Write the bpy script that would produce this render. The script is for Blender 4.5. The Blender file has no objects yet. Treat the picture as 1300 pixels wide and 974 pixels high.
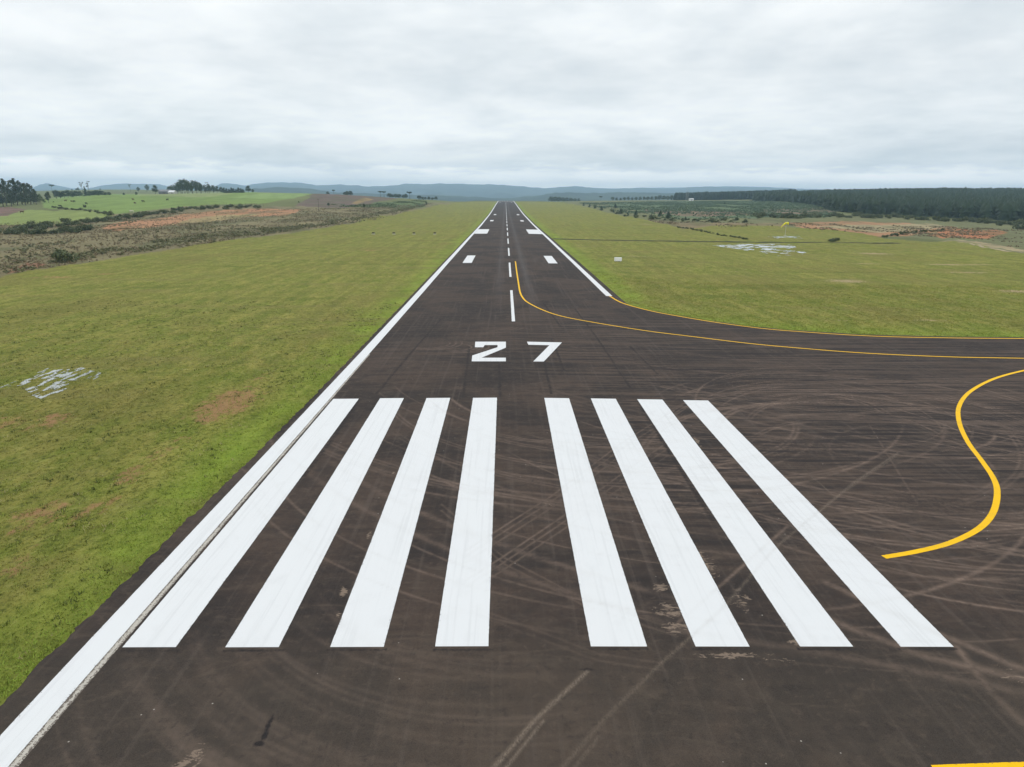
import bpy, bmesh, math, random
import numpy as np
from mathutils import Matrix, Vector

# ------------------------------------------------------------------ camera, sky, sun, exposure
scn = bpy.context.scene
COL = scn.collection
FPX, PIT, YAW, ROLL, CH, CX = 865.34, 0.270105, 0.0112924, 0.0064243, 15.0315, -1.2714
Fv = np.array([math.sin(YAW)*math.cos(PIT), math.cos(YAW)*math.cos(PIT), -math.sin(PIT)])
Rv = np.array([math.cos(YAW), -math.sin(YAW), 0.0])
Uv = np.cross(Rv, Fv)
R2 = Rv*math.cos(ROLL)+Uv*math.sin(ROLL)
U2 = -Rv*math.sin(ROLL)+Uv*math.cos(ROLL)
CAM = np.array([CX, 0.0, CH])
cd = bpy.data.cameras.new('camera')
cam = bpy.data.objects.new('camera', cd); COL.objects.link(cam)
cd.sensor_fit = 'HORIZONTAL'; cd.sensor_width = 36.0; cd.lens = FPX/1300*36
cd.clip_start = 0.5; cd.clip_end = 60000
M4 = Matrix.Identity(4)
for i in range(3):
    M4[i][0] = R2[i]; M4[i][1] = U2[i]; M4[i][2] = -Fv[i]; M4[i][3] = CAM[i]
cam.matrix_world = M4
scn.camera = cam

SUN_EL, SUN_AZ = math.radians(50), math.radians(-20)
w = bpy.data.worlds.new("World"); scn.world = w; w.use_nodes = True
nt = w.node_tree; nt.nodes.clear()
def N(t, **k):
    n = nt.nodes.new(t)
    for a, b in k.items(): setattr(n, a, b)
    return n
def wmath(op, a, b=None, c=None):
    n = N('ShaderNodeMath', operation=op)
    for i, x in enumerate((a, b, c)):
        if x is None: continue
        if isinstance(x, (int, float)): n.inputs[i].default_value = x
        else: nt.links.new(x, n.inputs[i])
    return n.outputs[0]
def wramp(f, pts, interp='LINEAR'):
    r = N('ShaderNodeValToRGB'); r.color_ramp.interpolation = interp
    e = r.color_ramp.elements
    while len(e) > 1: e.remove(e[-1])
    e[0].position = pts[0][0]; e[0].color = (*pts[0][1], 1)
    for p, c in pts[1:]:
        x = e.new(p); x.color = (*c, 1)
    nt.links.new(f, r.inputs[0]); return r.outputs[0]
def wmix(f, a, b, mode='MIX'):
    m = N('ShaderNodeMix', data_type='RGBA', blend_type=mode)
    if isinstance(f, (int, float)): m.inputs[0].default_value = f
    else: nt.links.new(f, m.inputs[0])
    for i, x in ((6, a), (7, b)):
        if isinstance(x, tuple): m.inputs[i].default_value = (*x, 1)
        else: nt.links.new(x, m.inputs[i])
    return m.outputs[2]
sky = N('ShaderNodeTexSky', sky_type='NISHITA', sun_disc=False)
sky.sun_elevation = SUN_EL; sky.sun_rotation = SUN_AZ
tc = N('ShaderNodeTexCoord'); sep = N('ShaderNodeSeparateXYZ'); nt.links.new(tc.outputs['Generated'], sep.inputs[0])
el = wmath('MAXIMUM', sep.outputs[2], 0.0)
den = wmath('ADD', el, 0.16)
cmb = N('ShaderNodeCombineXYZ')
nt.links.new(wmath('DIVIDE', sep.outputs[0], den), cmb.inputs[0])
nt.links.new(wmath('DIVIDE', sep.outputs[1], den), cmb.inputs[1])
n1 = N('ShaderNodeTexNoise'); n1.inputs['Scale'].default_value = 0.85; n1.inputs['Detail'].default_value = 7; n1.inputs['Roughness'].default_value = 0.52; n1.inputs['Distortion'].default_value = 0.3
n2 = N('ShaderNodeTexNoise'); n2.inputs['Scale'].default_value = 3.6; n2.inputs['Detail'].default_value = 6; n2.inputs['Roughness'].default_value = 0.55
mp = N('ShaderNodeMapping'); mp.inputs['Location'].default_value = (3.1, 1.7, 0.4)
nt.links.new(cmb.outputs[0], mp.inputs[0])
nt.links.new(mp.outputs[0], n1.inputs['Vector']); nt.links.new(mp.outputs[0], n2.inputs['Vector'])
mixn = wmath('ADD', wmath('MULTIPLY', n1.outputs[0], 0.72), wmath('MULTIPLY', n2.outputs[0], 0.28))
cl = wramp(mixn, [(0.37, (0.76, 0.79, 0.81)), (0.46, (0.865, 0.88, 0.888)), (0.53, (0.955, 0.957, 0.953)), (0.62, (1.05, 1.04, 1.025))])
# brightness of the cloud deck by elevation: pale gap at the skyline, grey-blue base above it, brighter overhead
el2 = wmath('ADD', el, wmath('MULTIPLY', wmath('SUBTRACT', n2.outputs[0], 0.5), wmath('MINIMUM', wmath('MULTIPLY', el, 1.4), 0.05)))
grad = wramp(el2, [(0.0, (1.75, 1.70, 1.66)), (0.018, (1.70, 1.63, 1.58)), (0.027, (1.50, 1.47, 1.44)), (0.038, (0.98, 1.02, 1.05)), (0.058, (0.99, 1.02, 1.045)), (0.085, (1.04, 1.07, 1.09)),
                  (0.16, (0.98, 1.01, 1.03)), (0.28, (1.04, 1.075, 1.09)), (0.50, (1.18, 1.20, 1.20)), (1.0, (1.30, 1.31, 1.31))])
cloud = wmix(1.0, cl, grad, 'MULTIPLY')
cloud10 = wmix(1.0, cloud, (10.0, 10.0, 10.0), 'MULTIPLY'); 
cloud10.node.clamp_result = False
sk = wmix(0.96, sky.outputs[0], cloud10)
bg = N('ShaderNodeBackground'); bg.inputs[1].default_value = 0.1
nt.links.new(sk, bg.inputs[0])
wo = N('ShaderNodeOutputWorld'); nt.links.new(bg.outputs[0], wo.inputs[0])

sl = bpy.data.lights.new('sun', 'SUN'); sl.energy = 0.8; sl.angle = math.radians(25); sl.color = (1.0, 0.97, 0.93)
so = bpy.data.objects.new('sun', sl); COL.objects.link(so)
sd = Vector((math.sin(SUN_AZ)*math.cos(SUN_EL), math.cos(SUN_AZ)*math.cos(SUN_EL), math.sin(SUN_EL)))
so.rotation_euler = sd.to_track_quat('Z', 'Y').to_euler()
scn.view_settings.view_transform = 'Standard'; scn.view_settings.look = 'None'
scn.view_settings.exposure = 0.0; scn.view_settings.gamma = 1
scn.view_settings.use_curve_mapping = False
scn.render.engine = 'CYCLES'
scn.cycles.max_bounces = 6; scn.cycles.volume_bounces = 2; scn.cycles.transparent_max_bounces = 8
scn.cycles.volume_max_steps = 64

rng = np.random.default_rng(7); random.seed(7)
# ------------------------------------------------------------------ numeric helpers
def sstep(x, a, b):
    t = np.clip((x-a)/(b-a), 0, 1); return t*t*(3-2*t)
def _h(ix, iy, s):
    n = (ix.astype(np.int64)*374761393 + iy.astype(np.int64)*668265263 + s*974634777) & 0x7fffffff
    n = ((n ^ (n >> 13))*1274126177) & 0x7fffffff
    return ((n ^ (n >> 16)) & 0xffff)/65535.0
def vnoise(x, y, s=0):
    x = np.asarray(x, float); y = np.asarray(y, float)
    ix = np.floor(x); iy = np.floor(y); fx = x-ix; fy = y-iy
    fx = fx*fx*(3-2*fx); fy = fy*fy*(3-2*fy)
    a = _h(ix, iy, s); b = _h(ix+1, iy, s); c = _h(ix, iy+1, s); d = _h(ix+1, iy+1, s)
    return (a*(1-fx)+b*fx)*(1-fy)+(c*(1-fx)+d*fx)*fy
def fbm(x, y, s=0, o=4):
    r = 0; a = .5; t = 0
    for i in range(o):
        r = r+a*vnoise(x, y, s+i*17); t += a; a *= .5; x = x*2.03+11.3; y = y*2.03-5.1
    return r/t

# runway long profile and crown, surveyed from the dashes
PK = np.array([(-400, 0), (20, 0), (50, -.03), (84, -.22), (115, -.38), (165, -.55), (215, -.8), (265, -1.0), (315, -1.3), (365, -1.57), (415, -1.8), (500, -1.85), (614, -1.9), (700, -1.6), (850, -.6), (990, .5), (1200, 1.9), (1414, 3.1), (1470, 3.2), (1600, 2.0), (2200, -25), (3500, -50), (40000, -60)])
def prof(Y): return np.interp(Y, PK[:, 0], PK[:, 1])
def crown(Y): return np.interp(Y, [20, 50], [.003, .0118])
def surf(X, Y): return prof(Y)-crown(Y)*np.minimum(np.abs(X), 16.0)

def ray(u, v): return Fv+R2*(u-650)/FPX+U2*(487-v)/FPX
COLS = {
 -300: [(280, 299), (360, 287), (480, 273), (620, 266), (900, 262), (1500, 250), (2500, 244)],
 0:   [(280, 298), (360, 285), (480, 270), (620, 263), (900, 258), (1500, 247), (2500, 243)],
 120: [(290, 291), (350, 283), (440, 270), (560, 258), (700, 247.5), (780, 246.5), (1000, 251), (1500, 242.5), (2000, 240), (3000, 244)],
 220: [(290, 288), (380, 280), (480, 265), (600, 255), (760, 248), (900, 245.5), (1200, 249), (2000, 241), (3000, 244)],
 340: [(290, 300), (400, 275), (500, 263), (650, 253), (850, 243.5), (1200, 249), (2500, 243.5)],
 450: [(385, 281), (500, 268), (620, 260), (900, 246), (1100, 250), (2500, 249)],
 550: [(600, 266), (800, 260), (1100, 252.5), (1500, 258), (2500, 256)],
 600: [(614, None), (990, None), (1200, None), (1400, 255.6), (1600, 258), (2500, 262)],
 690: [(614, None), (990, None), (1200, None), (1400, 255.6), (1600, 258), (2500, 262)],
 740: [(500, None), (900, 264), (1350, 255), (2000, 257), (3000, 256)],
 800: [(560, 274), (900, 262.5), (1400, 253.5), (2000, 256), (3000, 254)],
 860: [(450, 283), (500, 278), (700, 267), (1000, 259), (1300, 254.5), (2000, 256), (3000, 252)],
 960: [(330, 292), (430, 280.5), (600, 270), (900, 258), (1100, 255), (2000, 251)],
 1060: [(330, 297), (420, 283), (520, 275.5), (600, 271), (1000, 255), (1500, 247.5), (2500, 249)],
 1150: [(300, 303), (400, 289), (480, 279.5), (560, 276.5), (900, 257), (1250, 247.5), (2500, 250)],
 1300: [(270, 312), (360, 298), (450, 287), (500, 283), (800, 263), (1250, 247.5), (2500, 251)],
 1600: [(270, 314), (360, 300), (450, 289), (500, 285), (800, 265), (1250, 249), (2500, 253)],
}
LY = np.linspace(math.log(60), math.log(14000), 240); YY = np.exp(LY)
TA = []; TZ = []
for u, L in sorted(COLS.items()):
    d0 = ray(u, 250); TA.append(d0[0]/d0[1])
    ys = [60, 100, 150]; zs = [float(prof(q)) for q in ys]
    if L[0][0] > 240:
        q = 200; ys.append(q); zs.append(float(prof(q)))
    for (Y, v) in L:
        ys.append(Y)
        if v is None: zs.append(float(prof(Y)))
        else:
            d = ray(u, v); zs.append(CH+Y*d[2]/d[1])
    ys += [5000, 14000]; zs += [-45, -60]
    TZ.append(np.interp(LY, np.log(ys), zs))
TA = np.array(TA); TZ = np.array(TZ)
TF = np.linspace(TA[0], TA[-1], 260)
T2 = np.array([np.interp(TF, TA, TZ[:, j]) for j in range(TZ.shape[1])]).T
def gsm(a, k, ax):
    g = np.exp(-.5*(np.arange(-3*k, 3*k+1)/k)**2); g /= g.sum()
    pad = [(0, 0), (0, 0)]; pad[ax] = (3*k, 3*k)
    b = np.pad(a, pad, mode='edge')
    return np.apply_along_axis(lambda r: np.convolve(r, g, 'valid'), ax, b)
T2 = gsm(gsm(T2, 5, 0), 2, 1)
def table(X, Y):
    Yc = np.maximum(Y, 61.0); t = (X-CX)/Yc
    i = np.clip((t-TF[0])/(TF[1]-TF[0]), 0, len(TF)-1.001); j = np.clip((np.log(Yc)-LY[0])/(LY[1]-LY[0]), 0, len(LY)-1.001)
    i0 = i.astype(int); j0 = j.astype(int); a = i-i0; b = j-j0
    return (T2[i0, j0]*(1-a)+T2[i0+1, j0]*a)*(1-b)+(T2[i0, j0+1]*(1-a)+T2[i0+1, j0+1]*a)*b
def H(X, Y):
    X = np.asarray(X, float); Y = np.asarray(Y, float)
    g0 = surf(X, Y)-.06
    wl = sstep(-X, 50, 105)
    wr = sstep(X, 50, 120)*sstep(Y, 110, 190)
    far = sstep(Y, 1480, 1700)
    wt = np.maximum(np.where(X < 0, wl, wr), far)
    z = g0*(1-wt)+table(X, Y)*wt
    rough = (fbm(X/14., Y/14., 3)-.5)*1.6*wt*sstep(np.hypot(X, Y), 120, 300)
    fine = (fbm(X/.9, Y/.9, 9, 3)-.5)*.10*sstep(np.abs(X), 17.5, 20)*np.where((X > 0) & (Y < 118), 0, 1)
    return z+rough*.6+fine
def at(u, v, tmax=6000):
    d = ray(u, v); ts = np.geomspace(14, tmax, 1400)
    P = CAM+d[None]*ts[:, None]; g = P[:, 2]-H(P[:, 0], P[:, 1])
    k = np.argmax(g < 0)
    if g[k] >= 0: k = int(np.argmin(g))
    lo, hi = ts[max(k-1, 0)], ts[k]
    for _ in range(18):
        m = (lo+hi)/2; p = CAM+d*m
        if p[2]-H(p[0], p[1]) < 0: hi = m
        else: lo = m
    p = CAM+d*hi; return float(p[0]), float(p[1]), float(H(p[0], p[1]))
def on(u, Y):
    d = ray(u, 246); X = CX+Y*d[0]/d[1]; return float(X), float(Y), float(H(X, Y))
def atS(u, v):                       # hit on the pavement surface
    d = ray(u, v); z = 0.0
    for _ in range(20):
        t = (z-CH)/d[2]; p = CAM+d*t; z = float(surf(p[0], p[1]))
    return float(p[0]), float(p[1])
def polyXY(pts, seg=14):
    out = []
    for i in range(len(pts)):
        (a, b), (c, e) = pts[i], pts[(i+1) % len(pts)]
        n = max(1, int(math.hypot(c-a, e-b)/seg))
        for k in range(n):
            x, y, _ = at(a+(c-a)*k/n, b+(e-b)*k/n); out.append((x, y))
    return np.array(out)
def inside(X, Y, P):
    r = np.zeros(X.shape, bool)
    bx = (X >= P[:, 0].min()) & (X <= P[:, 0].max()) & (Y >= P[:, 1].min()) & (Y <= P[:, 1].max())
    xs = X[bx]; ys = Y[bx]; q = np.zeros(xs.shape, bool); j = len(P)-1
    for i in range(len(P)):
        xi, yi = P[i]; xj, yj = P[j]
        if yi != yj:
            c = ((yi > ys) != (yj > ys)) & (xs < (xj-xi)*(ys-yi)/(yj-yi)+xi); q ^= c
        j = i
    r[bx] = q; return r

# ------------------------------------------------------------------ object helpers
def mesh_np(name, V, Fc, mat=None, smooth=False):
    V = np.asarray(V, np.float32); Fc = np.asarray(Fc, np.int32)
    me = bpy.data.meshes.new(name); me.vertices.add(len(V)); me.vertices.foreach_set('co', V.ravel())
    n, k = Fc.shape
    me.loops.add(n*k); me.loops.foreach_set('vertex_index', Fc.ravel())
    me.polygons.add(n); me.polygons.foreach_set('loop_start', np.arange(0, n*k, k, dtype=np.int32))
    me.polygons.foreach_set('use_smooth', np.full(n, smooth, bool))
    me.update(calc_edges=True)
    if mat: me.materials.append(mat)
    return me
def link(name, me, parent=None, loc=None):
    o = bpy.data.objects.new(name, me); COL.objects.link(o)
    if parent: o.parent = parent
    if loc is not None: o.location = loc
    return o
def tag(o, label=None, cat=None, group=None, kind=None):
    if label: o['label'] = label
    if cat: o['category'] = cat
    if group: o['group'] = group
    if kind: o['kind'] = kind
    return o
def fattr(me, name, a):
    at_ = me.attributes.new(name, 'FLOAT', 'POINT'); at_.data.foreach_set('value', np.asarray(a, np.float32))
def cattr(me, name, a):
    at_ = me.color_attributes.new(name, 'FLOAT_COLOR', 'POINT')
    b = np.ones((len(a), 4), np.float32); b[:, :3] = a; at_.data.foreach_set('color', b.ravel())
def empty(name, loc, rz=0):
    o = bpy.data.objects.new(name, None); COL.objects.link(o); o.location = loc; o.rotation_euler = (0, 0, rz); o.empty_display_size = .3; return o
def copy_tree(o, parent=None):
    c = o.copy(); COL.objects.link(c); c.parent = parent
    for ch in list(o.children): copy_tree(ch, c)
    return c
class MB:
    def __init__(s): s.bm = bmesh.new()
    def box(s, c, d, rz=0, bev=0):
        r = bmesh.ops.create_cube(s.bm, size=1, matrix=Matrix.Translation(c) @ Matrix.Rotation(rz, 4, 'Z') @ Matrix.Diagonal((*d, 1)))
        if bev:
            es = list({e for v in r['verts'] for e in v.link_edges}); bmesh.ops.bevel(s.bm, geom=es, offset=bev, segments=2, affect='EDGES')
        return s
    def cone(s, a, b, r1, r2, seg=8):
        a = Vector(a); b = Vector(b); d = b-a
        bmesh.ops.create_cone(s.bm, cap_ends=True, segments=seg, radius1=r1, radius2=r2, depth=d.length,
                              matrix=Matrix.Translation((a+b)/2) @ d.to_track_quat('Z', 'Y').to_matrix().to_4x4()); return s
    def ngon(s, pts):
        s.bm.faces.new([s.bm.verts.new(p) for p in pts]); return s
    def me(s, name, mat):
        m = bpy.data.meshes.new(name); s.bm.to_mesh(m); s.bm.free(); m.materials.append(mat); return m

# ------------------------------------------------------------------ materials
class MT:
    def __init__(s, name, rough=.9, spec=.2):
        s.m = bpy.data.materials.new(name); s.m.use_nodes = True; s.t = s.m.node_tree
        s.b = s.t.nodes['Principled BSDF']; s.b.inputs['Roughness'].default_value = rough
        s.b.inputs['Specular IOR Level'].default_value = spec
        s.g = s.t.nodes.new('ShaderNodeNewGeometry')
    def inp(s, sock, x):
        if hasattr(x, 'is_output') or hasattr(x, 'links'): s.t.links.new(x, sock)
        elif isinstance(x, tuple) and len(x) == 3 and sock.type == 'RGBA': sock.default_value = (*x, 1)
        else: sock.default_value = x
    def mth(s, op, a, b=0.0, c=0.0, clamp=False):
        n = s.t.nodes.new('ShaderNodeMath'); n.operation = op; n.use_clamp = clamp
        for i, x in enumerate((a, b, c)): s.inp(n.inputs[i], x)
        return n.outputs[0]
    def pos(s, sc=(1, 1, 1), loc=(0, 0, 0), rz=0, obj=False):
        n = s.t.nodes.new('ShaderNodeMapping'); n.inputs['Scale'].default_value = sc; n.inputs['Location'].default_value = loc
        n.inputs['Rotation'].default_value = (0, 0, rz)
        if obj:
            tc = s.t.nodes.new('ShaderNodeTexCoord'); s.t.links.new(tc.outputs['Object'], n.inputs[0])
        else: s.t.links.new(s.g.outputs['Position'], n.inputs[0])
        return n.outputs[0]
    def noise(s, vec, scale=1, detail=4, rough=.55, dist=0):
        n = s.t.nodes.new('ShaderNodeTexNoise'); s.t.links.new(vec, n.inputs['Vector'])
        n.inputs['Scale'].default_value = scale; n.inputs['Detail'].default_value = detail
        n.inputs['Roughness'].default_value = rough; n.inputs['Distortion'].default_value = dist
        return n.outputs[0]
    def mr(s, x, a, b, c=0., d=1.):
        n = s.t.nodes.new('ShaderNodeMapRange'); n.interpolation_type = 'SMOOTHSTEP'; s.inp(n.inputs[0], x)
        for i, q in enumerate((a, b, c, d)): s.inp(n.inputs[i+1], q)
        return n.outputs[0]
    def mix(s, f, a, b, mode='MIX'):
        n = s.t.nodes.new('ShaderNodeMix'); n.data_type = 'RGBA'; n.blend_type = mode
        s.inp(n.inputs[0], f); s.inp(n.inputs[6], a); s.inp(n.inputs[7], b); return n.outputs[2]
    def attr(s, name, col=False):
        n = s.t.nodes.new('ShaderNodeAttribute'); n.attribute_name = name; return n.outputs['Color' if col else 'Fac']
    def col(s, c): s.inp(s.b.inputs['Base Color'], c); return s
    def bump(s, h, st=.5, dist=.05):
        n = s.t.nodes.new('ShaderNodeBump'); n.inputs['Strength'].default_value = st; n.inputs['Distance'].default_value = dist
        s.inp(n.inputs['Height'], h); s.t.links.new(n.outputs[0], s.b.inputs['Normal']); return s
def plain(name, c, rough=.7, var=.25, scale=3.0, spec=.25):
    m = MT(name, rough, spec); n = m.noise(m.pos(obj=True), scale, 4)
    m.col(m.mix(m.mr(n, .3, .7), tuple(x*(1-var) for x in c), tuple(x*(1+var) for x in c))); return m.m

# asphalt
A = MT('asphalt', .9, .08)
x_streak = A.noise(A.pos((.05, 1.7, 1)), 1, 6, .62)
y_streak = A.noise(A.pos((2.6, .05, 1)), 1, 5, .6)
big = A.noise(A.pos((.09, .09, .09)), 1, 6, .6, .6)
mid = A.noise(A.pos((.8, .8, .8)), 1, 6, .62)
grit = A.noise(A.pos((38, 38, 38)), 1, 3, .7)
c = A.mix(A.mr(big, .42, .58), (.021, .0185, .0190), (.054, .039, .032))
padw = A.attr('pad')
c = A.mix(A.mth('MULTIPLY', A.mr(x_streak, .42, .66), A.mth('ADD', .12, A.mth('MULTIPLY', padw, .75))), c, (.100, .073, .058))
c = A.mix(A.mth('MULTIPLY', A.mr(x_streak, .50, .34), A.mth('ADD', .30, A.mth('MULTIPLY', padw, .6))), c, (.019, .0185, .021))
c = A.mix(A.mth('MULTIPLY', A.mr(y_streak, .50, .72), .45), c, (.100, .080, .070))
c = A.mix(A.mth('MULTIPLY', A.mr(mid, .48, .70), .30), c, (.088, .070, .056))
c = A.mix(A.mth('MULTIPLY', A.mr(mid, .46, .30), .35), c, (.030, .028, .028))
c = A.mix(A.mth('MULTIPLY', A.attr('wheel'), A.mr(y_streak, .2, .7, .5, 1.0)), c, (.115, .108, .108))
trn = A.mr(A.noise(A.pos((2.2, 2.2, 2.2)), 1, 5, .65), .25, .65, .35, 1.0)
c = A.mix(A.mth('MULTIPLY', A.mth('MULTIPLY', A.attr('track'), 1.5), trn, clamp=True), c, (.215, .155, .122))
dk = A.mth('MULTIPLY', A.attr('dark'), A.mr(mid, .25, .6, .55, 1.0), clamp=True)
sw = A.noise(A.pos((.35, .9, .5), rz=.5), 1, 7, .62, 1.8)
c = A.mix(A.mr(sw, .52, .70, 0, .38), c, (.105, .080, .062))
c = A.mix(A.mr(sw, .46, .30, 0, .45), c, (.022, .021, .022))
low = A.mr(A.t.nodes.new('ShaderNodeSeparateXYZ').outputs[1], 23.0, 17.5)
A.t.links.new(A.g.outputs['Position'], low.node.inputs[0].links[0].from_node.inputs[0])
c = A.mix(A.mth('MULTIPLY', low, .30), c, (.082, .068, .050))
dkn = A.mr(A.mth('ADD', dk, A.mth('MULTIPLY', A.mth('SUBTRACT', A.noise(A.pos((5, 5, 5)), 1, 5, .7), .5), .9)), .15, .62)
hm_ = A.noise(A.pos((2.6, 2.6, 2.6)), 1, 7, .72, .4)
c = A.mix(A.mr(hm_, .52, .70, 0, .42), c, (.105, .078, .062))
c = A.mix(A.mr(hm_, .47, .30, 0, .50), c, (.016, .0155, .017))
pk = A.noise(A.pos((.11, 2.6, 1), loc=(3, 9, 0), rz=-.12), 1, 6, .68, .5)
c = A.mix(A.mth('MULTIPLY', A.mr(pk, .50, .36), padw), c, (.015, .0145, .017))
c = A.mix(dkn, c, (.011, .0115, .014))
dnn = A.noise(A.pos((1.6, 3.4, 1.6)), 1, 8, .74, 1.2)
dn = A.mth('ADD', A.mth('ADD', A.mth('MULTIPLY', A.mth('SUBTRACT', dnn, .5), 1.9), .5), A.mth('SUBTRACT', A.attr('dust'), 1.0))
c = A.mix(A.mr(dn, .37, .43, 0, .85), c, (.25, .19, .145))
sc_ = A.mth('MULTIPLY', A.mth('MULTIPLY', A.attr('scuff'), .75), A.mr(A.noise(A.pos((16, 9, 9), rz=.6), 1, 6, .8), .34, .66))
c = A.mix(sc_, c, (.27, .215, .165))
c = A.mix(A.mr(grit, .3, .75, 0, .36), c, (.115, .092, .078))
c = A.mix(A.mr(grit, .45, .25, 0, .5), c, (.016, .015, .015))
vor = A.t.nodes.new('ShaderNodeTexVoronoi'); A.t.links.new(A.pos((1.1, 1.1, 1.1)), vor.inputs['Vector']); vor.inputs['Scale'].default_value = 1
c = A.mix(A.mr(vor.outputs['Distance'], .035, .02), c, (.34, .31, .28))
A.col(c); A.bump(grit, .35, .02)
ASPH = A.m

def paint(name, base, wear, thr, alongy=True, dirt=(.42, .40, .37)):
    m = MT(name, .7, .15)
    s1 = m.noise(m.pos((5.5, .12, 1) if alongy else (1, 1, 1)), 1, 4, .6)
    s2 = m.noise(m.pos((1.2, .8, 1)), 1, 5, .6)
    c = m.mix(m.mth('MULTIPLY', m.mr(s1, .50, .68), .55), base, tuple(x*.88 for x in base))
    c = m.mix(m.mth('MULTIPLY', m.mr(s2, .52, .75), .35), c, tuple(x*.87 for x in base))
    tk = m.mth('MULTIPLY', m.attr('track'), m.mr(s2, .3, .6, .2, .75), clamp=True)
    c = m.mix(tk, c, dirt)
    g = m.noise(m.pos((17, 17, 17)), 1, 5, .75)
    gg = m.mth('ADD', g, m.mth('MULTIPLY', m.attr('edge'), .19))
    gg = m.mth('ADD', gg, m.mth('MULTIPLY', m.mth('SUBTRACT', s2, .5), .25))
    c = m.mix(m.mr(gg, thr, thr+.02, 0, 1), c, wear)
    m.col(c); return m.m
WHITE = paint('white_paint', (.69, .705, .72), (.12, .10, .09), .75)
WHITE2 = paint('worn_white_paint', (.47, .44, .39), (.12, .10, .085), .60)
YEL = paint('yellow_paint', (.86, .50, .004), (.12, .09, .05), .74, False, (.45, .32, .06))

# grass / terrain
G = MT('terrain', .95, .08)
zc = G.attr('zcol', True)
n_f = G.noise(G.pos((3.2, 2.4, 3)), 1, 6, .72)
n_c = G.noise(G.pos((.55, .22, .5)), 1, 6, .68)
n_b = G.noise(G.pos((.07, .035, .05)), 1, 5, .6)
n_l = G.noise(G.pos((.012, .03, .02)), 1, 7, .68)
mown = G.attr('mown')
g1 = G.mix(G.mr(n_c, .36, .66), (0.156, 0.189, 0.029), (0.282, 0.262, 0.064))
g1 = G.mix(G.mr(n_b, .46, .66, 0, .6), g1, (0.213, 0.181, 0.050))
g1 = G.mix(G.mr(n_l, .50, .68, 0, .55), g1, (0.245, 0.249, 0.061))
tus = G.noise(G.pos((1.5, 1.1, 1.5)), 1, 6, .75, .5)
g1 = G.mix(G.mr(tus, .52, .64, 0, .55), g1, (0.319, 0.302, 0.093))
g1 = G.mix(G.mr(tus, .47, .36, 0, .65), g1, (0.088, 0.110, 0.020))
g1 = G.mix(G.mr(n_f, .54, .70, 0, .6), g1, (0.338, 0.335, 0.099))
g1 = G.mix(G.mr(n_f, .50, .34, 0, .85), g1, (0.057, 0.070, 0.016))  # dark flecks paint the small shadows between grass clumps into the colour
g1 = G.mix(G.mth('MULTIPLY', G.attr('lush'), G.mr(n_c, .3, .6, .25, .75)), g1, (0.208, 0.316, 0.033))
rows_ = G.noise(G.pos((.55, .018, .1), rz=.03), 1, 3, .5)
cross = G.noise(G.pos((.02, .16, .1), rz=.08), 1, 6, .65)
g1 = G.mix(G.mr(cross, .50, .66, 0, .45), g1, (.190, .165, .058))
g1 = G.mix(G.mr(cross, .46, .32, 0, .40), g1, (.085, .105, .020))
g1 = G.mix(G.mr(rows_, .42, .60, .0, .22), g1, (.085, .095, .020))
c = G.mix(mown, zc, g1)
br = G.mth('ADD', G.attr('bare'), G.mth('SUBTRACT', G.noise(G.pos((1.5, .9, 1.5)), 1, 6, .7), 1.0))
c = G.mix(G.mr(br, -.02, .20, 0, .75), c, G.attr('soil', True))
c = G.mix(G.mth('MULTIPLY', G.mr(n_f, .42, .25), G.mth('SUBTRACT', 1.0, mown)), c, G.mix(1.0, c, (.45, .48, .45), 'MULTIPLY'))
c = G.mix(G.mth('MULTIPLY', G.mr(n_f, .55, .72), G.mth('SUBTRACT', 1.0, mown)), c, G.mix(1.0, c, (1.4, 1.35, 1.3), 'MULTIPLY'))
G.col(c)
G.bump(G.mth('ADD', n_f, G.mth('MULTIPLY', n_c, 1.5)), .9, .18)
GND = G.m

def leafmat(name, a, b, rough=.7):
    m = MT(name, rough, .15)
    n = m.noise(m.pos((.35, .35, .35)), 1, 4, .6)
    oi = m.t.nodes.new('ShaderNodeObjectInfo')
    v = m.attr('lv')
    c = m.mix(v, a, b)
    c = m.mix(m.mr(n, .35, .65, 0, .6), c, a)
    c = m.mix(m.mr(oi.outputs['Random'], 0, 1, 0, .35), c, tuple(x*1.3 for x in b))
    m.col(c); return m.m
LEAF_EUC = leafmat('eucalypt_leaves', (.030, .048, .022), (.080, .100, .048))
LEAF_PIN = leafmat('pine_needles', (.022, .042, .020), (.052, .084, .038))
LEAF_BRD = leafmat('broad_leaves', (.028, .048, .018), (.070, .100, .035))
LEAF_LGT = leafmat('pale_leaves', (.075, .115, .04), (.16, .21, .085))
LEAF_BSH = leafmat('bush_leaves', (.060, .078, .034), (.125, .142, .066))
LEAF_DRY = leafmat('dry_scrub_leaves', (.15, .125, .075), (.24, .19, .115))
LEAF_OLV = leafmat('olive_scrub_leaves', (.105, .110, .052), (.175, .170, .085))
LEAF_GRY = leafmat('young_plantation_leaves', (.055, .095, .055), (.12, .165, .095))
BARK = plain('bark', (.11, .085, .065), .9)

# ------------------------------------------------------------------ GROUND
P_L = lambda pts: polyXY(pts)
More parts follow.
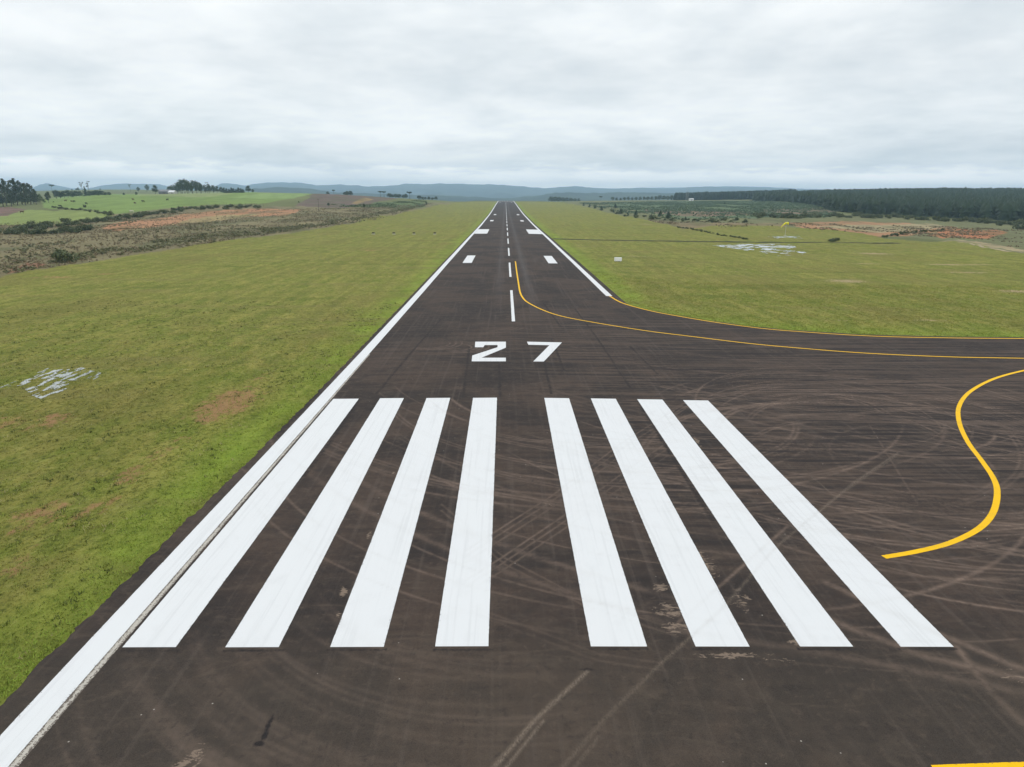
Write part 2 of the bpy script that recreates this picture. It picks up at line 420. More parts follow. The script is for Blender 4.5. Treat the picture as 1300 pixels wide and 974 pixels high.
# boundary of the mown strip, left and right
stripL = P_L([(-300, 460), (-150, 384), (0, 351), (60, 341), (125, 331), (200, 320), (260, 308), (320, 302), (370, 296), (430, 287), (480, 276), (520, 268), (552, 262), (575, 257.5), (600, 256), (640, 256.5), (640, 300), (640, 700), (-300, 700)])
stripR = P_L([(640, 700), (640, 256.5), (700, 256.2), (725, 259), (760, 267), (800, 276), (840, 284), (868, 291), (905, 287), (960, 286), (1060, 292), (1100, 297), (1130, 303), (1175, 307), (1225, 307), (1262, 317), (1300, 322), (1500, 326), (1700, 500), (1700, 700)])
Z = {}
Z['scrubL'] = None
zones = [
 # (pixel polygon, linear colour)
 ([(-300, 290), (0, 283), (60, 268), (130, 272), (160, 270), (230, 262), (330, 262), (390, 262), (460, 262), (560, 257), (600, 258), (480, 280), (300, 306), (0, 352), (-300, 460)], (.190, .165, .090)),
 ([(-100, 284), (0, 287), (60, 287), (110, 280), (150, 273), (110, 268), (60, 266), (0, 268), (-100, 268)], (.20, .245, .075)),        # near pale paddock
 ([(-100, 276), (0, 276), (30, 267), (10, 264), (-100, 264)], (.17, .105, .085)),
 ([(62, 263), (120, 267), (140, 273), (200, 266), (255, 260), (330, 259), (390, 247), (392, 243), (340, 243.2), (280, 244.5), (200, 247), (130, 246.2), (70, 248)], (.165, .235, .065)),
 ([(180, 248.5), (215, 250), (260, 250), (300, 246), (280, 244.6), (220, 246), (180, 246.8)], (.215, .255, .105)),
 ([(300, 251), (330, 253), (372, 252), (400, 244.5), (392, 242.8), (340, 243)], (.20, .28, .10)),
 ([(372, 262), (398, 246), (440, 245.5), (480, 245.6), (505, 247), (490, 254), (468, 262), (430, 264)], (.135, .100, .080)),
 ([(440, 258), (470, 252), (478, 254), (455, 261)], (.27, .19, .09)),
 ([(128, 289), (150, 283), (200, 277), (262, 268), (330, 265), (382, 266), (360, 274), (300, 276), (240, 284), (170, 291), (140, 293)], (.37, .20, .11)),
 ([(240, 277), (300, 272), (330, 273), (280, 280), (200, 288)], (.30, .24, .12)),
 ([(0, 345), (30, 335), (58, 336), (40, 343), (0, 349)], (.24, .13, .08)),
 ([(480, 257), (535, 254), (540, 263), (505, 266), (470, 262)], (.10, .135, .055)),
 # right side
 ([(715, 256), (860, 254), (960, 254), (1040, 257), (1066, 266), (1066, 272), (1300, 283), (1600, 290), (1600, 330), (1300, 325), (1230, 308), (1100, 298), (960, 288), (868, 293), (800, 278), (725, 260)], (.150, .155, .075)),
 ([(760, 258), (860, 255), (960, 255), (1035, 257), (1060, 266), (1062, 276), (960, 277), (860, 277), (790, 265)], (.105, .145, .075)),
 ([(817, 266), (880, 268), (955, 269), (960, 273), (900, 275), (860, 274), (820, 270)], (.215, .150, .105)),
 ([(975, 266), (1050, 264), (1066, 270), (1010, 272), (965, 270)], (.20, .155, .11)),
 ([(1000, 283), (1080, 282), (1150, 283), (1200, 287), (1230, 290), (1190, 294), (1150, 300), (1115, 301), (1070, 297), (1020, 291)], (.35, .20, .11)),
 ([(1040, 288), (1180, 284), (1210, 288), (1120, 296)], (.31, .26, .15)),
 ([(1175, 298), (1205, 292), (1260, 291), (1278, 295), (1250, 302), (1200, 303)], (.39, .17, .085)),
 ([(1195, 307), (1230, 305.5), (1300, 317), (1300, 319.5), (1260, 315)], (.33, .27, .16)),
 ([(820, 280), (900, 283), (1000, 284), (1000, 290), (920, 288), (868, 292)], (.21, .165, .09)),
]
az = np.concatenate([np.linspace(-47, 47, 660), np.linspace(50, 310, 54)[:]])
azr = np.radians(az)
rr = np.concatenate([np.geomspace(9, 3200, 560), np.geomspace(3300, 11950, 34)])
AZ, RR = np.meshgrid(azr, rr)
GX = (CX+np.sin(AZ)*RR); GY = np.cos(AZ)*RR
GZ = H(GX, GY)
nr, na = GX.shape
V = np.stack([GX.ravel(), GY.ravel(), GZ.ravel()], 1)
i = np.arange(nr-1)[:, None]*na; j = np.arange(na)[None]; j2 = (j+1) % na
Fq = np.stack([(i+j).ravel(), (i+j2).ravel(), (i+na+j2).ravel(), (i+na+j).ravel()], 1)[:, ::-1]
# inner cap
cidx = len(V); V = np.vstack([V, [[CX, 0, float(H(CX, 0.))]]])
cap = np.stack([np.arange(na), (np.arange(na)+1) % na, np.full(na, cidx), np.full(na, cidx)], 1)
me = mesh_np('ground', V, Fq, GND, True)
bmx = bmesh.new(); bmx.from_mesh(me); bmx.verts.ensure_lookup_table()
for k in range(na):
    try: bmx.faces.new((bmx.verts[(k+1) % na], bmx.verts[k], bmx.verts[cidx]))
    except ValueError: pass
bmx.to_mesh(me); bmx.free()
X = V[:, 0]; Y = V[:, 1]; dist = np.hypot(X, Y)
wob = np.clip(dist*.010, .1, 9)
Xn = X+(fbm(X/np.maximum(wob*2, 2), Y/np.maximum(wob*2, 2), 21)-.5)*wob*2.2
Yn = Y+(fbm(X/np.maximum(wob*3, 2), Y/np.maximum(wob*3, 2), 31)-.5)*wob*6
col = np.tile(np.array([[.135, .150, .060]]), (len(V), 1))
big_ = fbm(X/45, Y/120, 41)[:, None]
col = col*(.75+.5*big_)
col[dist > 2500] = (.060, .085, .045)
for pts, cc in zones:
    P = polyXY(pts); m = inside(Xn, Yn, P)
    v = (.72+.56*fbm(X/6, Y/18, 51))[:, None]
    col[m] = (np.array(cc)[None]*v)[m]
sc = fbm(X/9, Y/22, 61)
mL = inside(Xn, Yn, stripL) | inside(Xn, Yn, stripR) | ((np.abs(X) < 45) & (Y < 40)) | ((Y < 60) & (X > -90))
mownv = mL.astype(float)
# darker green tussocks through the brown scrub
t_ = sstep(sc, .52, .62)[:, None]*(1-mownv)[:, None]*(col[:, :1] > col[:, 1:2])
col = col*(1-t_*.5)+np.array([.085, .100, .045])[None]*t_*.5
bare = np.zeros(len(V))
def blob(u, v, rx, ry, s, rot=0.):
    global bare
    x0, y0, _ = at(u, v)
    dx = X-x0; dy = Y-y0
    a = dx*math.cos(rot)+dy*math.sin(rot); b = -dx*math.sin(rot)+dy*math.cos(rot)
    bare = np.maximum(bare, s*np.exp(-((a/rx)**2+(b/ry)**2)))
for q in [(290, 512, 3.2, 7, .80), (268, 530, 1.8, 3, .70), (50, 655, 2.2, 4, .62), (170, 600, 2.2, 5, .58), (65, 535, 2.4, 4.5, .64), (110, 650, 1.0, 3.5, .62), (215, 568, 1.8, 5, .56), (20, 720, 1.5, 3, .62),
          (140, 640, .5, 3, .64), (330, 480, 1.6, 5, .56), (400, 455, 1.2, 8, .50), (0, 540, 3, 6, .58),
          (1075, 357, 7, 5, .72), (1180, 407, 5, 1.3, .7), (1060, 407, 5, 1.2, .62), (1205, 336, 12, 4, .70), (1230, 346, 14, 3, .66), (1295, 370, 7, 3, .8), (930, 345, 5, 3, .55),
          (1110, 322, 10, 6, .72), (1100, 335, 8, 3, .66), (1245, 336, 9, 3, .66), (810, 326, 8, 5, .58), (800, 325, 5, 3, .6), (890, 310, 12, 6, .55), (820, 285, 8, 30, .56), (700, 262, 8, 60, .55),
          (70, 352, 9, 4, .62), (133, 348, 5, 3, .6), (470, 318, 8, 8, .56), (250, 330, 12, 8, .5)]: blob(*q)
lush = sstep(-X, 16, 16.4)*(1-sstep(-X, 17.2, 20.5+3*vnoise(Y/6, Y*0, 5)))*(.25+.8*vnoise(Y/3, X/1.5, 8))
lr = (X > 15)*np.exp(-np.clip(np.abs(Y-76-26*np.exp(-(X-17)/11))-1.2, 0, 99)/2.5)*(Y > 60)*.8
lr2 = (1-sstep(X, 19, 23))*(X > 16.5)*(Y > 100)*.8
lush = np.clip(np.maximum(np.maximum(lush, lr), lr2), 0, 1)
soil = np.tile(np.array([[.34, .18, .10]]), (len(V), 1)); soil[X > 17] = (.40, .31, .18)
cattr(me, 'zcol', col); cattr(me, 'soil', soil); fattr(me, 'mown', mownv); fattr(me, 'bare', bare); fattr(me, 'lush', lush)
ground = tag(link('ground', me), kind='structure')

# ------------------------------------------------------------------ RUNWAY PAVEMENT
def YT(x):                                   # upper edge of the taxiway mouth
    px = [16.9, 18.2, 20, 23, 27, 33, 42, 58, 80, 140]; 
    return np.interp(x, px, EDGE_Y)
edge_px = [(774, 376), (786, 383), (800, 388), (825, 394.5), (850, 399.5), (900, 408), (950, 415), (1000, 420), (1100, 426.5), (1200, 429), (1300, 430)]
edge_w = [atS(*q) for q in edge_px]
ex = np.array([q[0] for q in edge_w]); ey = np.array([q[1] for q in edge_w])
ex = np.append(ex, [80, 140]); ey = np.append(ey, [ey[-1]-.3, ey[-1]-.5])
def YT(x): return np.interp(x, ex, ey)+.75+.10*np.sin(x*1.7)
yA = np.concatenate([np.linspace(-14, 11, 20)[:-1], np.geomspace(11, YT(16.9), 760)])
yB = np.concatenate([np.geomspace(YT(16.9)+.5, 1450, 190), PK[(PK[:, 0] > 112) & (PK[:, 0] < 1440), 0]]); yB = np.unique(yB)
yA = np.unique(np.concatenate([yA, [20, 50, 84]]))
xa = np.linspace(-16.8, 16.9, 481); xa[np.argmin(abs(xa))] = 0.0
yall = np.concatenate([yA, yB])
AX, AY = np.meshgrid(xa, yall)
edgeL = .30*(fbm(yall*1.3, yall*0, 3, 4)-.5)+.10*(vnoise(yall*5, yall*0, 4)-.5)
tl = sstep(-AX, 16.0, 16.8)
edgeX = lambda y: -16.62+.42*sstep(np.asarray(y, float), 15, 50)
AX = AX+tl*(edgeL[:, None]*np.exp(-yall/300)[:, None]+(edgeX(yall)+16.8)[:, None])
V1 = np.stack([AX.ravel(), AY.ravel()], 1)
n0 = AX.shape[1]
ii = np.arange(len(yall)-1)[:, None]*n0; jj = np.arange(n0-1)[None]
F1 = np.stack([(ii+jj).ravel(), (ii+jj+1).ravel(), (ii+n0+jj+1).ravel(), (ii+n0+jj).ravel()], 1)
xb = np.concatenate([np.linspace(16.9, 46, 400), np.geomspace(46.6, 140, 50)])
BX = np.tile(xb[None], (len(yA), 1))
s_ = (yA-yA[0])/(yA[-1]-yA[0])
BY = yA[0]+s_[:, None]*(YT(xb)-yA[0])[None]
BX[:, 0] = AX[:len(yA), -1]; BY[:, 0] = yA
V2 = np.stack([BX[:, 1:].ravel(), BY[:, 1:].ravel()], 1)
nb = len(xb); idx = np.zeros((len(yA), nb), int)
idx[:, 0] = np.arange(len(yA))*n0+n0-1
idx[:, 1:] = len(V1)+np.arange(len(yA))[:, None]*(nb-1)+np.arange(nb-1)[None]
F2 = np.stack([idx[:-1, :-1].ravel(), idx[:-1, 1:].ravel(), idx[1:, 1:].ravel(), idx[1:, :-1].ravel()], 1)
PV = np.vstack([V1, V2]); PZ = surf(PV[:, 0], PV[:, 1])
Vp = np.column_stack([PV, PZ]); Fp = np.vstack([F1, F2])
# skirts down into the soil along the left and upper edges
def skirt(ids):
    global Vp, Fp
    ids = np.asarray(ids); b = len(Vp); W = Vp[ids].copy(); W[:, 2] -= .25; Vp = np.vstack([Vp, W])
    k = np.arange(len(ids)-1); Fp = np.vstack([Fp, np.stack([ids[k], ids[k+1], b+k+1, b+k], 1)])
skirt(np.arange(len(yall))*n0); skirt(idx[-1, :]); skirt(np.arange(len(yA), len(yall))*n0+n0-1)
me = mesh_np('runway', Vp, Fp, ASPH, True)
X = Vp[:, 0]; Y = Vp[:, 1]

# wear map functions: everything in world metres
ARCS = []; LINES = []
def arc(cx, cy, r, a0, a1, wd=.18, s=.5, twin=0.0):
    s = min(1, s*1.25)
    ARCS.append((cx, cy, r, a0, a1, wd, s))
    if twin: ARCS.append((cx, cy, r+twin, a0, a1, wd, s*.9))
rs = random.Random(11)
for k in range(95):                           # sweeping turns on the pad
    cx, cy = rs.uniform(18, 30), rs.uniform(33, 50); r = rs.uniform(6, 17)
    a0 = rs.uniform(-2.6, 1.6); arc(cx, cy, r, a0, a0+rs.uniform(.7, 2.0), rs.uniform(.035, .12), rs.uniform(.18, .55), rs.choice([0, .3, .5, 1.7]))
for k in range(44):                           # turns that cross the stripes towards the middle
    cx, cy = rs.uniform(3, 16), rs.uniform(44, 62); r = rs.uniform(10, 28)
    a0 = rs.uniform(-2.9, -1.2); arc(cx, cy, r, a0, a0+rs.uniform(.4, 1.1), rs.uniform(.04, .12), rs.uniform(.16, .46), rs.choice([0, .3, 1.6]))
for k in range(22):
    cx, cy = rs.uniform(20, 45), rs.uniform(58, 95); r = rs.uniform(22, 48)
    a0 = rs.uniform(-2.6, -1.6); arc(cx, cy, r, a0, a0+rs.uniform(.3, .9), rs.uniform(.08, .22), rs.uniform(.14, .36), rs.choice([0, .5, 1.7]))
for k in range(15):                            # lower left sweep below the stripes
    cx, cy = -1.5+rs.uniform(-1, 1), 27.5+rs.uniform(-1, 1); r = 8.2+k*.62
    arc(cx, cy, r, -2.5+rs.uniform(-.2, .2), -1.25+rs.uniform(-.3, .3), rs.uniform(.05, .16), rs.uniform(.10, .26), rs.choice([0, .25]))
for k in range(4): arc(-6.3+.25*k, 69, 1.6+.35*k, -2.2, 1.3, .09, .45)
for k in range(3): arc(-9.3+.25*k, 71, 2.2+.4*k, -2.4, .4, .08, .35)
for k in range(3): arc(-4, 82, 4+.7*k, -1.6, -.3, .10, .35)
arc(24, 36, 10.5, -1.2, .9, .16, .5, .45); arc(24.5, 38, 13.0, -1.4, .6, .15, .5, .4); arc(22, 41, 9, 1.2, 2.9, .14, .45, .4)
def wline(pts, wd, s, kind): LINES.append(([atS(*q) for q in pts], wd, s, kind))
for o_ in (0, 7, 15): wline([(590, 700+o_), (640, 668+o_), (700, 630+o_), (790, 562+o_), (870, 512+o_)], .055, .5-.012*o_, 't')
for o_ in (0, 8, 17): wline([(590, 738+o_), (640, 706+o_), (720, 652+o_), (800, 594+o_), (850, 560+o_)], .055, .45-.01*o_, 't')
for o_ in (0, 9): wline([(600, 770+o_), (680, 800+o_), (760, 830+o_), (840, 842+o_)], .06, .25, 't')
for o_ in (0, 8): wline([(560, 640+o_), (640, 708+o_), (740, 760+o_), (860, 800+o_)], .05, .3, 't')
wline([(652, 905), (745, 850)], .09, .0, 's')
wline([(618, 985), (680, 913), (745, 853)], .075, 1.2, 's'); wline([(634, 985), (690, 915)], .05, 1.0, 's')
wline([(705, 985), (770, 910), (835, 846)], .08, .42, 's'); wline([(722, 985), (760, 935)], .06, .4, 's')
wline([(835, 846), (915, 775), (985, 695), (1060, 632), (1140, 577)], .07, .55, 's'); wline([(1030, 605), (1062, 632)], .03, .6, 's')
wline([(1040, 650), (1085, 612), (1140, 575)], .06, .85, 's')
wline([(1165, 640), (1080, 500), (1030, 480)], .05, .35, 't')
wline([(1000, 668), (930, 730), (850, 800)], .08, .5, 't')
wline([(1050, 740), (1180, 800), (1300, 850)], .18, .5, 't'); wline([(1060, 790), (1180, 835), (1300, 862)], .2, .5, 't')
wline([(860, 800), (1000, 822), (1130, 845), (1300, 880)], .2, .35, 't')
wline([(1215, 822), (1260, 880), (1310, 930)], .15, .5, 't')
for q in ([(690, 385), (712, 415)], [(730, 392), (760, 432), (800, 492)], [(700, 430), (716, 470)], [(560, 405), (520, 450), (478, 500)], [(634, 462), (635, 505)], [(596, 440), (588, 505)], [(690, 455), (700, 500)], [(800, 440), (835, 475)], [(812, 512), (850, 575), (905, 660)]):
    wline(q, .20, .50, 'd')
wline([(455, 508), (420, 560), (385, 605)], .25, .5, 'd')
def seg_d(X, Y, a, b):
    dx, dy = b[0]-a[0], b[1]-a[1]; L = dx*dx+dy*dy
    t = np.clip(((X-a[0])*dx+(Y-a[1])*dy)/L, 0, 1); return np.hypot(X-a[0]-t*dx, Y-a[1]-t*dy)
def wear(X, Y):
    tr = np.zeros(len(X)); dk = np.zeros(len(X)); sc = np.zeros(len(X))
    nn = .45+.8*vnoise(X*.35, Y*.35, 5)
    for (cx, cy, r, a0, a1, wd, s) in ARCS:
        m = (np.abs(X-cx) < r+1) & (np.abs(Y-cy) < r+1)
        if not m.any(): continue
        x = X[m]-cx; y = Y[m]-cy; d = np.abs(np.hypot(x, y)-r); ang = np.arctan2(y, x)
        am = (a0+a1)/2; da = np.abs((ang-am+math.pi) % (2*math.pi)-math.pi)
        v = s*np.exp(-(d/wd)**2)*(1-sstep(da, (a1-a0)*.3, (a1-a0)*.55))
        tr[m] = tr[m]+v*(1-tr[m])
    for (pts, wd, s, kind) in LINES:
        for a, b in zip(pts[:-1], pts[1:]):
            m = (X > min(a[0], b[0])-1) & (X < max(a[0], b[0])+1) & (Y > min(a[1], b[1])-1) & (Y < max(a[1], b[1])+1)
            if not m.any(): continue
            v = s*np.exp(-(seg_d(X[m], Y[m], a, b)/wd)**2)
            A_ = {'t': tr, 'd': dk, 's': sc}[kind]; A_[m] = np.maximum(A_[m], v)
    return tr*nn, dk, sc
tr, dk, sc_a = wear(X, Y)
dust = np.zeros(len(X)); 
def dblob(u, v, rx, ry, s, tgt):
    x0, y0 = atS(u, v); rx *= 1.7; ry *= 1.6; np.maximum(tgt, s*np.exp(-(((X-x0)/rx)**2+((Y-y0)/ry)**2)), out=tgt)
for q in [(248, 958, .38, .42, .97), (232, 975, .35, .3, .95), (852, 775, .9, .7, .93), (862, 797, .7, .4, 1.0), (838, 745, .5, .5, .9), (930, 832, 1.5, .22, .95), (985, 838, .9, .2, .9), (893, 715, .6, 1.8, .90), (940, 760, .5, 1.5, .85), (905, 790, .5, .6, .86),
          (1010, 815, .5, .3, .88), (436, 752, .2, .7, .95), (430, 780, .15, .4, .9), (468, 680, .15, .7, .95), (500, 600, .15, .5, .85), (885, 560, .2, 1.5, .92), (900, 590, .2, 1.2, .9), (535, 520, .3, .3, .85), (1290, 860, .8, .8, .8), (700, 640, 1.2, 1.2, .72)]: dblob(*q, dust)
for q in [(341, 920, .05, .22, 1.0), (336, 934, .05, .14, 1.0), (329, 944, .09, .06, 1.0), (1010, 873, .6, .2, .36), (745, 850, .18, .06, .6), (1110, 920, 1.0, .4, .3), (640, 482, 2.0, 2.5, .34), (560, 425, 3.0, 4, .34), (700, 372, 2.5, 9, .30), (830, 455, 5, 3, .36), (930, 480, 5, 3, .36), (1050, 510, 5, 3, .34), (1000, 570, 5, 2, .34), (1180, 640, 3, 2, .30), (600, 380, 2, 10, .28), (720, 470, 2, 3, .3), (1110, 760, 2.5, 1.5, .28), (420, 700, 2, 3, .2), (655, 760, 1.5, 2, .2)]: dblob(*q, dk)
# dark seams where the stripe paint ends, and under its left edge
for (u, v) in [(190, 826), (322, 826), (454, 825), (588, 825), (785, 824), (917, 824), (1050, 824), (1177, 824)]:
    x0, y0 = atS(u, v); dk = np.maximum(dk, .50*(np.abs(X-x0) < 1.05)*np.exp(-((Y-y0)/.10)**2))
wheel = (np.exp(-((X-2.9)/.8)**2)+.8*np.exp(-((X+2.3)/.7)**2))*sstep(Y, 70, 150)*.50
pad = np.clip(sstep(X, -4, 12)*(1-sstep(Y, 78, 96))*sstep(Y, 20, 40)+.35*sstep(Y, 55, 66)*(1-sstep(Y, 80, 100)), 0, 1)
fattr(me, 'track', np.clip(tr, 0, 1)); fattr(me, 'dark', np.clip(dk, 0, 1.5)); fattr(me, 'scuff', np.clip(sc_a, 0, 1)); fattr(me, 'dust', dust); fattr(me, 'wheel', wheel); fattr(me, 'pad', pad)
runway = tag(link('runway', me), kind='structure')

def sheet(name, rowsL, rowsR, ys, mat, lift=.006, nx=None, label=None):
    """strip of paint between x=rowsL(y) and x=rowsR(y)"""
    ys = np.asarray(ys, float); w0 = abs(rowsR[0]-rowsL[0]); nx = nx or max(3, int(w0/.09))
    s = np.linspace(0, 1, nx); Xs = rowsL[:, None]*(1-s)+rowsR[:, None]*s; Ys = np.tile(ys[:, None], (1, nx))
    jit = .012*(vnoise(ys*9, ys*0, 3)-.5); Xs = Xs+jit[:, None]
    Vv = np.column_stack([Xs.ravel(), Ys.ravel(), surf(Xs.ravel(), Ys.ravel())+lift])
    ii = np.arange(len(ys)-1)[:, None]*nx; jj = np.arange(nx-1)[None]
    Ff = np.stack([(ii+jj).ravel(), (ii+jj+1).ravel(), (ii+nx+jj+1).ravel(), (ii+nx+jj).ravel()], 1)
    m = mesh_np(name, Vv, Ff, mat)
    near = ys.min() < 110
    t = np.zeros(len(Vv))
    if near:
        a, b, c2 = wear(Vv[:, 0], Vv[:, 1]); t = np.clip(a*.45+c2*.5, 0, 1)
    fattr(m, 'track', t); ed = np.minimum(s, 1-s)*w0; e = np.tile(np.exp(-ed/.06)[None], (len(ys), 1))
    fattr(m, 'edge', e.ravel())
    o = link(name, m, runway); tag(o, label=label); return o
def ysamp(a, b):
    n = int(max(2, (b-a)/.15)) if a < 60 else int(max(2, (b-a)/2.5))
    if b-a > 500: y = np.geomspace(max(a, 1), b, 900) if a > 0 else np.concatenate([np.linspace(a, 60, 500), np.geomspace(60.2, b, 500)])
    else: y = np.linspace(a, b, n+1)
    k = PK[:, 0]; return np.unique(np.concatenate([y, k[(k > a) & (k < b)]]))
def strip(name, x0, x1, y0, y1, mat, label=None, lift=.006, x0b=None, x1b=None):
    ys = ysamp(y0, y1); x0b = x0 if x0b is None else x0b; x1b = x1 if x1b is None else x1b
    t = (ys-y0)/(y1-y0); return sheet(name, x0+(x0b-x0)*t, x1+(x1b-x1)*t, ys, mat, lift, label=label)
# threshold stripes: measured corners -> metres
bot = [(155.2, 222.9, 822), (285.8, 353.6, 822), (419, 487, 821.7), (552.3, 620, 820.9), (750, 821.5, 820.9), (883, 951.5, 821), (1015.6, 1082.9, 821), (1143.4, 1210.6, 821.3)]
top = [(423.1, 455.4, 506.6), (482.5, 512.7, 505.8), (541.5, 571.5, 505.5), (600.5, 631, 505.3), (691, 722.3, 505.3), (750, 781.5, 506), (808.9, 840.6, 507), (867, 898.5, 508.2)]
names_ = ['leftmost of the eight, beside the edge line', 'second from the left', 'third from the left', 'left of the centre gap', 'right of the centre gap', 'third from the right', 'second from the right', 'rightmost of the eight']
for (a, b, v), (c_, d_, v2), nm in zip(bot, top, names_):
    x0, y0 = atS(a, v); x1, _ = atS(b, v); x2, y1 = atS(c_, v2); x3, _ = atS(d_, v2)
    strip('threshold_stripe', x0, x1, y0, y1, WHITE, 'long white threshold stripe, '+nm, x0b=x2, x1b=x3)
strip('edge_line', -15.74, -14.74, -14, 1414, WHITE, 'white edge line along the left side of the runway')
strip('worn_edge_line', -14.735, -14.40, -14, 66, WHITE2, 'narrow worn grey line just inside the left edge line', lift=.005, x1b=-14.60)
xr, yr = atS(774, 376)
strip('edge_line', 14.98, 15.98, yr, 1414, WHITE, 'white edge line along the right side beyond the taxiway')
for k in range(27):
    y0 = 84.2+50*k
    if y0+30 > 1400: break
    strip('centreline_dash', -.40, .02, y0, y0+30, WHITE, None)
for sgn in (-1, 1):
    for (a, b) in ((164.2, 186), (464, 486), (612, 634), (1230, 1252)):
        x = sorted((sgn*9.15, sgn*11.35)); strip('touchdown_mark', x[0]-.05, x[1]-.05, a, b, WHITE)
    x = sorted((sgn*9.1, sgn*14.7)) if sgn < 0 else (9.1, 14.95)
    strip('aiming_mark', x[0], x[1], 304, 348, WHITE, lift=.008)
    for k in range(4):
        x = sorted((sgn*(1.8+3.6*k), sgn*(3.6+3.6*k))); strip('threshold_stripe', x[0], x[1], 1372, 1408, WHITE, None)
# designation digits
def digit(pts, name, label):
    W = [atS(560+a/5.413, 320+b/5.413) for a, b in pts]
    bm = bmesh.new(); f = bm.faces.new([bm.verts.new((x, y, 0)) for x, y in W])
    bmesh.ops.triangulate(bm, faces=[f]); bmesh.ops.subdivide_edges(bm, edges=bm.edges[:], cuts=5, use_grid_fill=True)
    for v in bm.verts: v.co.z = float(surf(v.co.x, v.co.y))+.008
    m = bpy.data.meshes.new(name); bm.normal_update()
    if sum(f.normal.z for f in bm.faces) < 0: bmesh.ops.reverse_faces(bm, faces=bm.faces[:])
    bm.to_mesh(m); bm.free(); m.materials.append(WHITE)
    fattr(m, 'track', np.zeros(len(m.vertices))); fattr(m, 'edge', np.zeros(len(m.vertices)))
    tag(link(name, m, runway), label=label)
digit([(235, 617), (445, 617), (445, 658), (278, 727), (445, 727), (445, 752), (210, 752), (214, 712), (388, 655), (388, 640), (300, 640), (290, 655), (232, 655)], 'painted_digit', 'large white painted number 2')
digit([(590, 617), (830, 622), (706, 753), (633, 753), (744, 641), (600, 638)], 'painted_digit', 'large white painted number 7')

def ribbon(name, pix, wd, label, mat=YEL, lift=.007, world=None):
    P = np.array(world if world is not None else [atS(*q) for q in pix]); 
    d = np.concatenate([[0], np.cumsum(np.hypot(*np.diff(P, axis=0).T))])
    # Catmull-Rom resample
    n = max(20, int(d[-1]/.25)); out = []
    Q = np.vstack([2*P[0]-P[1], P, 2*P[-1]-P[-2]])
    for k in range(len(P)-1):
        m = max(2, int((d[k+1]-d[k])/.25)); p0, p1, p2, p3 = Q[k:k+4]
        for t in np.linspace(0, 1, m, endpoint=False): out.append(.5*((2*p1)+(-p0+p2)*t+(2*p0-5*p1+4*p2-p3)*t*t+(-p0+3*p1-3*p2+p3)*t**3))
    out.append(P[-1]); C = np.array(out); T = np.gradient(C, axis=0); T /= np.linalg.norm(T, axis=1)[:, None]
    Nn = np.stack([-T[:, 1], T[:, 0]], 1); s = np.linspace(-.5, .5, 5)*wd
    XY = C[:, None]+Nn[:, None]*s[None, :, None]; XY = XY.reshape(-1, 2)
    Vv = np.column_stack([XY, surf(XY[:, 0], XY[:, 1])+lift]); nx = 5
    ii = np.arange(len(C)-1)[:, None]*nx; jj = np.arange(nx-1)[None]
    Ff = np.stack([(ii+jj).ravel(), (ii+nx+jj).ravel(), (ii+nx+jj+1).ravel(), (ii+jj+1).ravel()], 1)
    m = mesh_np(name, Vv, Ff, mat); a, b, c2 = wear(Vv[:, 0], Vv[:, 1])
    fattr(m, 'track', np.clip(a*.5, 0, 1)); fattr(m, 'edge', np.tile([1, .1, 0, .1, 1.], len(C)))
    o = link(name, m, runway); tag(o, label=label); return o
lead = [(654.3, 332), (656, 345), (658.3, 360), (660, 370), (663, 377), (670, 384), (690, 394), (715, 402), (760, 410.5), (820, 420), (880, 427.5), (950, 436), (1020, 442.5), (1100, 448.5), (1200, 453), (1300, 455)]
BLK = plain('black_paint', (.018, .018, .020), .8)
lw = [atS(*q) for q in lead]+[(80, 63.5), (140, 62.5)]
ribbon('taxi_line', None, .26, 'thin yellow line curving from the centreline out to the taxiway', world=lw)
ribbon('taxi_edge_line', None, .28, 'yellow taxiway edge line bordering the right grass', world=list(zip(ex, ey)))
ribbon('turn_pad_line', [(1330, 466), (1300, 470.5), (1262, 481), (1232, 497), (1218, 515), (1217.5, 535), (1228, 560), (1247, 586), (1261, 607), (1266, 625), (1261, 650), (1243, 671), (1207, 689), (1165, 700), (1122, 707.5)], .30, 'yellow S-shaped turning line on the right pad')
ribbon('pad_edge_line', [(1186, 977.2), (1215, 976), (1260, 974.4), (1310, 972.8), (1500, 969)], .30, 'yellow edge line at the bottom right corner')

# ------------------------------------------------------------------ GRASS TUFTS (near)
def tufts(name, xs, ys, mat, hmin, hmax, wid, blades=4, seed=1):
    r = np.random.default_rng(seed); n = len(xs); z = H(xs, ys)
    N_ = n*blades; bx = np.repeat(xs, blades)+r.normal(0, wid, N_); by = np.repeat(ys, blades)+r.normal(0, wid, N_); bz = np.repeat(z, blades)-.03
    h_ = np.repeat(r.uniform(hmin, hmax, n), blades)*r.uniform(.6, 1.2, N_); a = r.uniform(0, 2*math.pi, N_); lean = r.uniform(.3, 1.2, N_)*h_; w_ = r.uniform(.012, .03, N_)*(1+4*wid)
    b = a+math.pi/2
    V = np.stack([np.stack([bx-np.cos(b)*w_, by-np.sin(b)*w_, bz], 1), np.stack([bx+np.cos(b)*w_, by+np.sin(b)*w_, bz], 1), np.stack([bx+np.cos(a)*lean, by+np.sin(a)*lean, bz+h_], 1)], 1).reshape(-1, 3)
    F_ = np.arange(N_*3).reshape(-1, 3); m = mesh_np(name, V, F_, mat)
    fattr(m, 'lv', np.repeat(np.repeat(r.random(n), blades)*.7+r.random(N_)*.3, 3)); return m
TG = MT('grass_blades', .8, .1)
nb_ = TG.noise(TG.pos((.55, .22, .5)), 1, 6, .68); nbb = TG.noise(TG.pos((.07, .035, .05)), 1, 5, .6)
c = TG.mix(TG.attr('lv'), (0.159, 0.229, 0.033), (0.331, 0.354, 0.081))
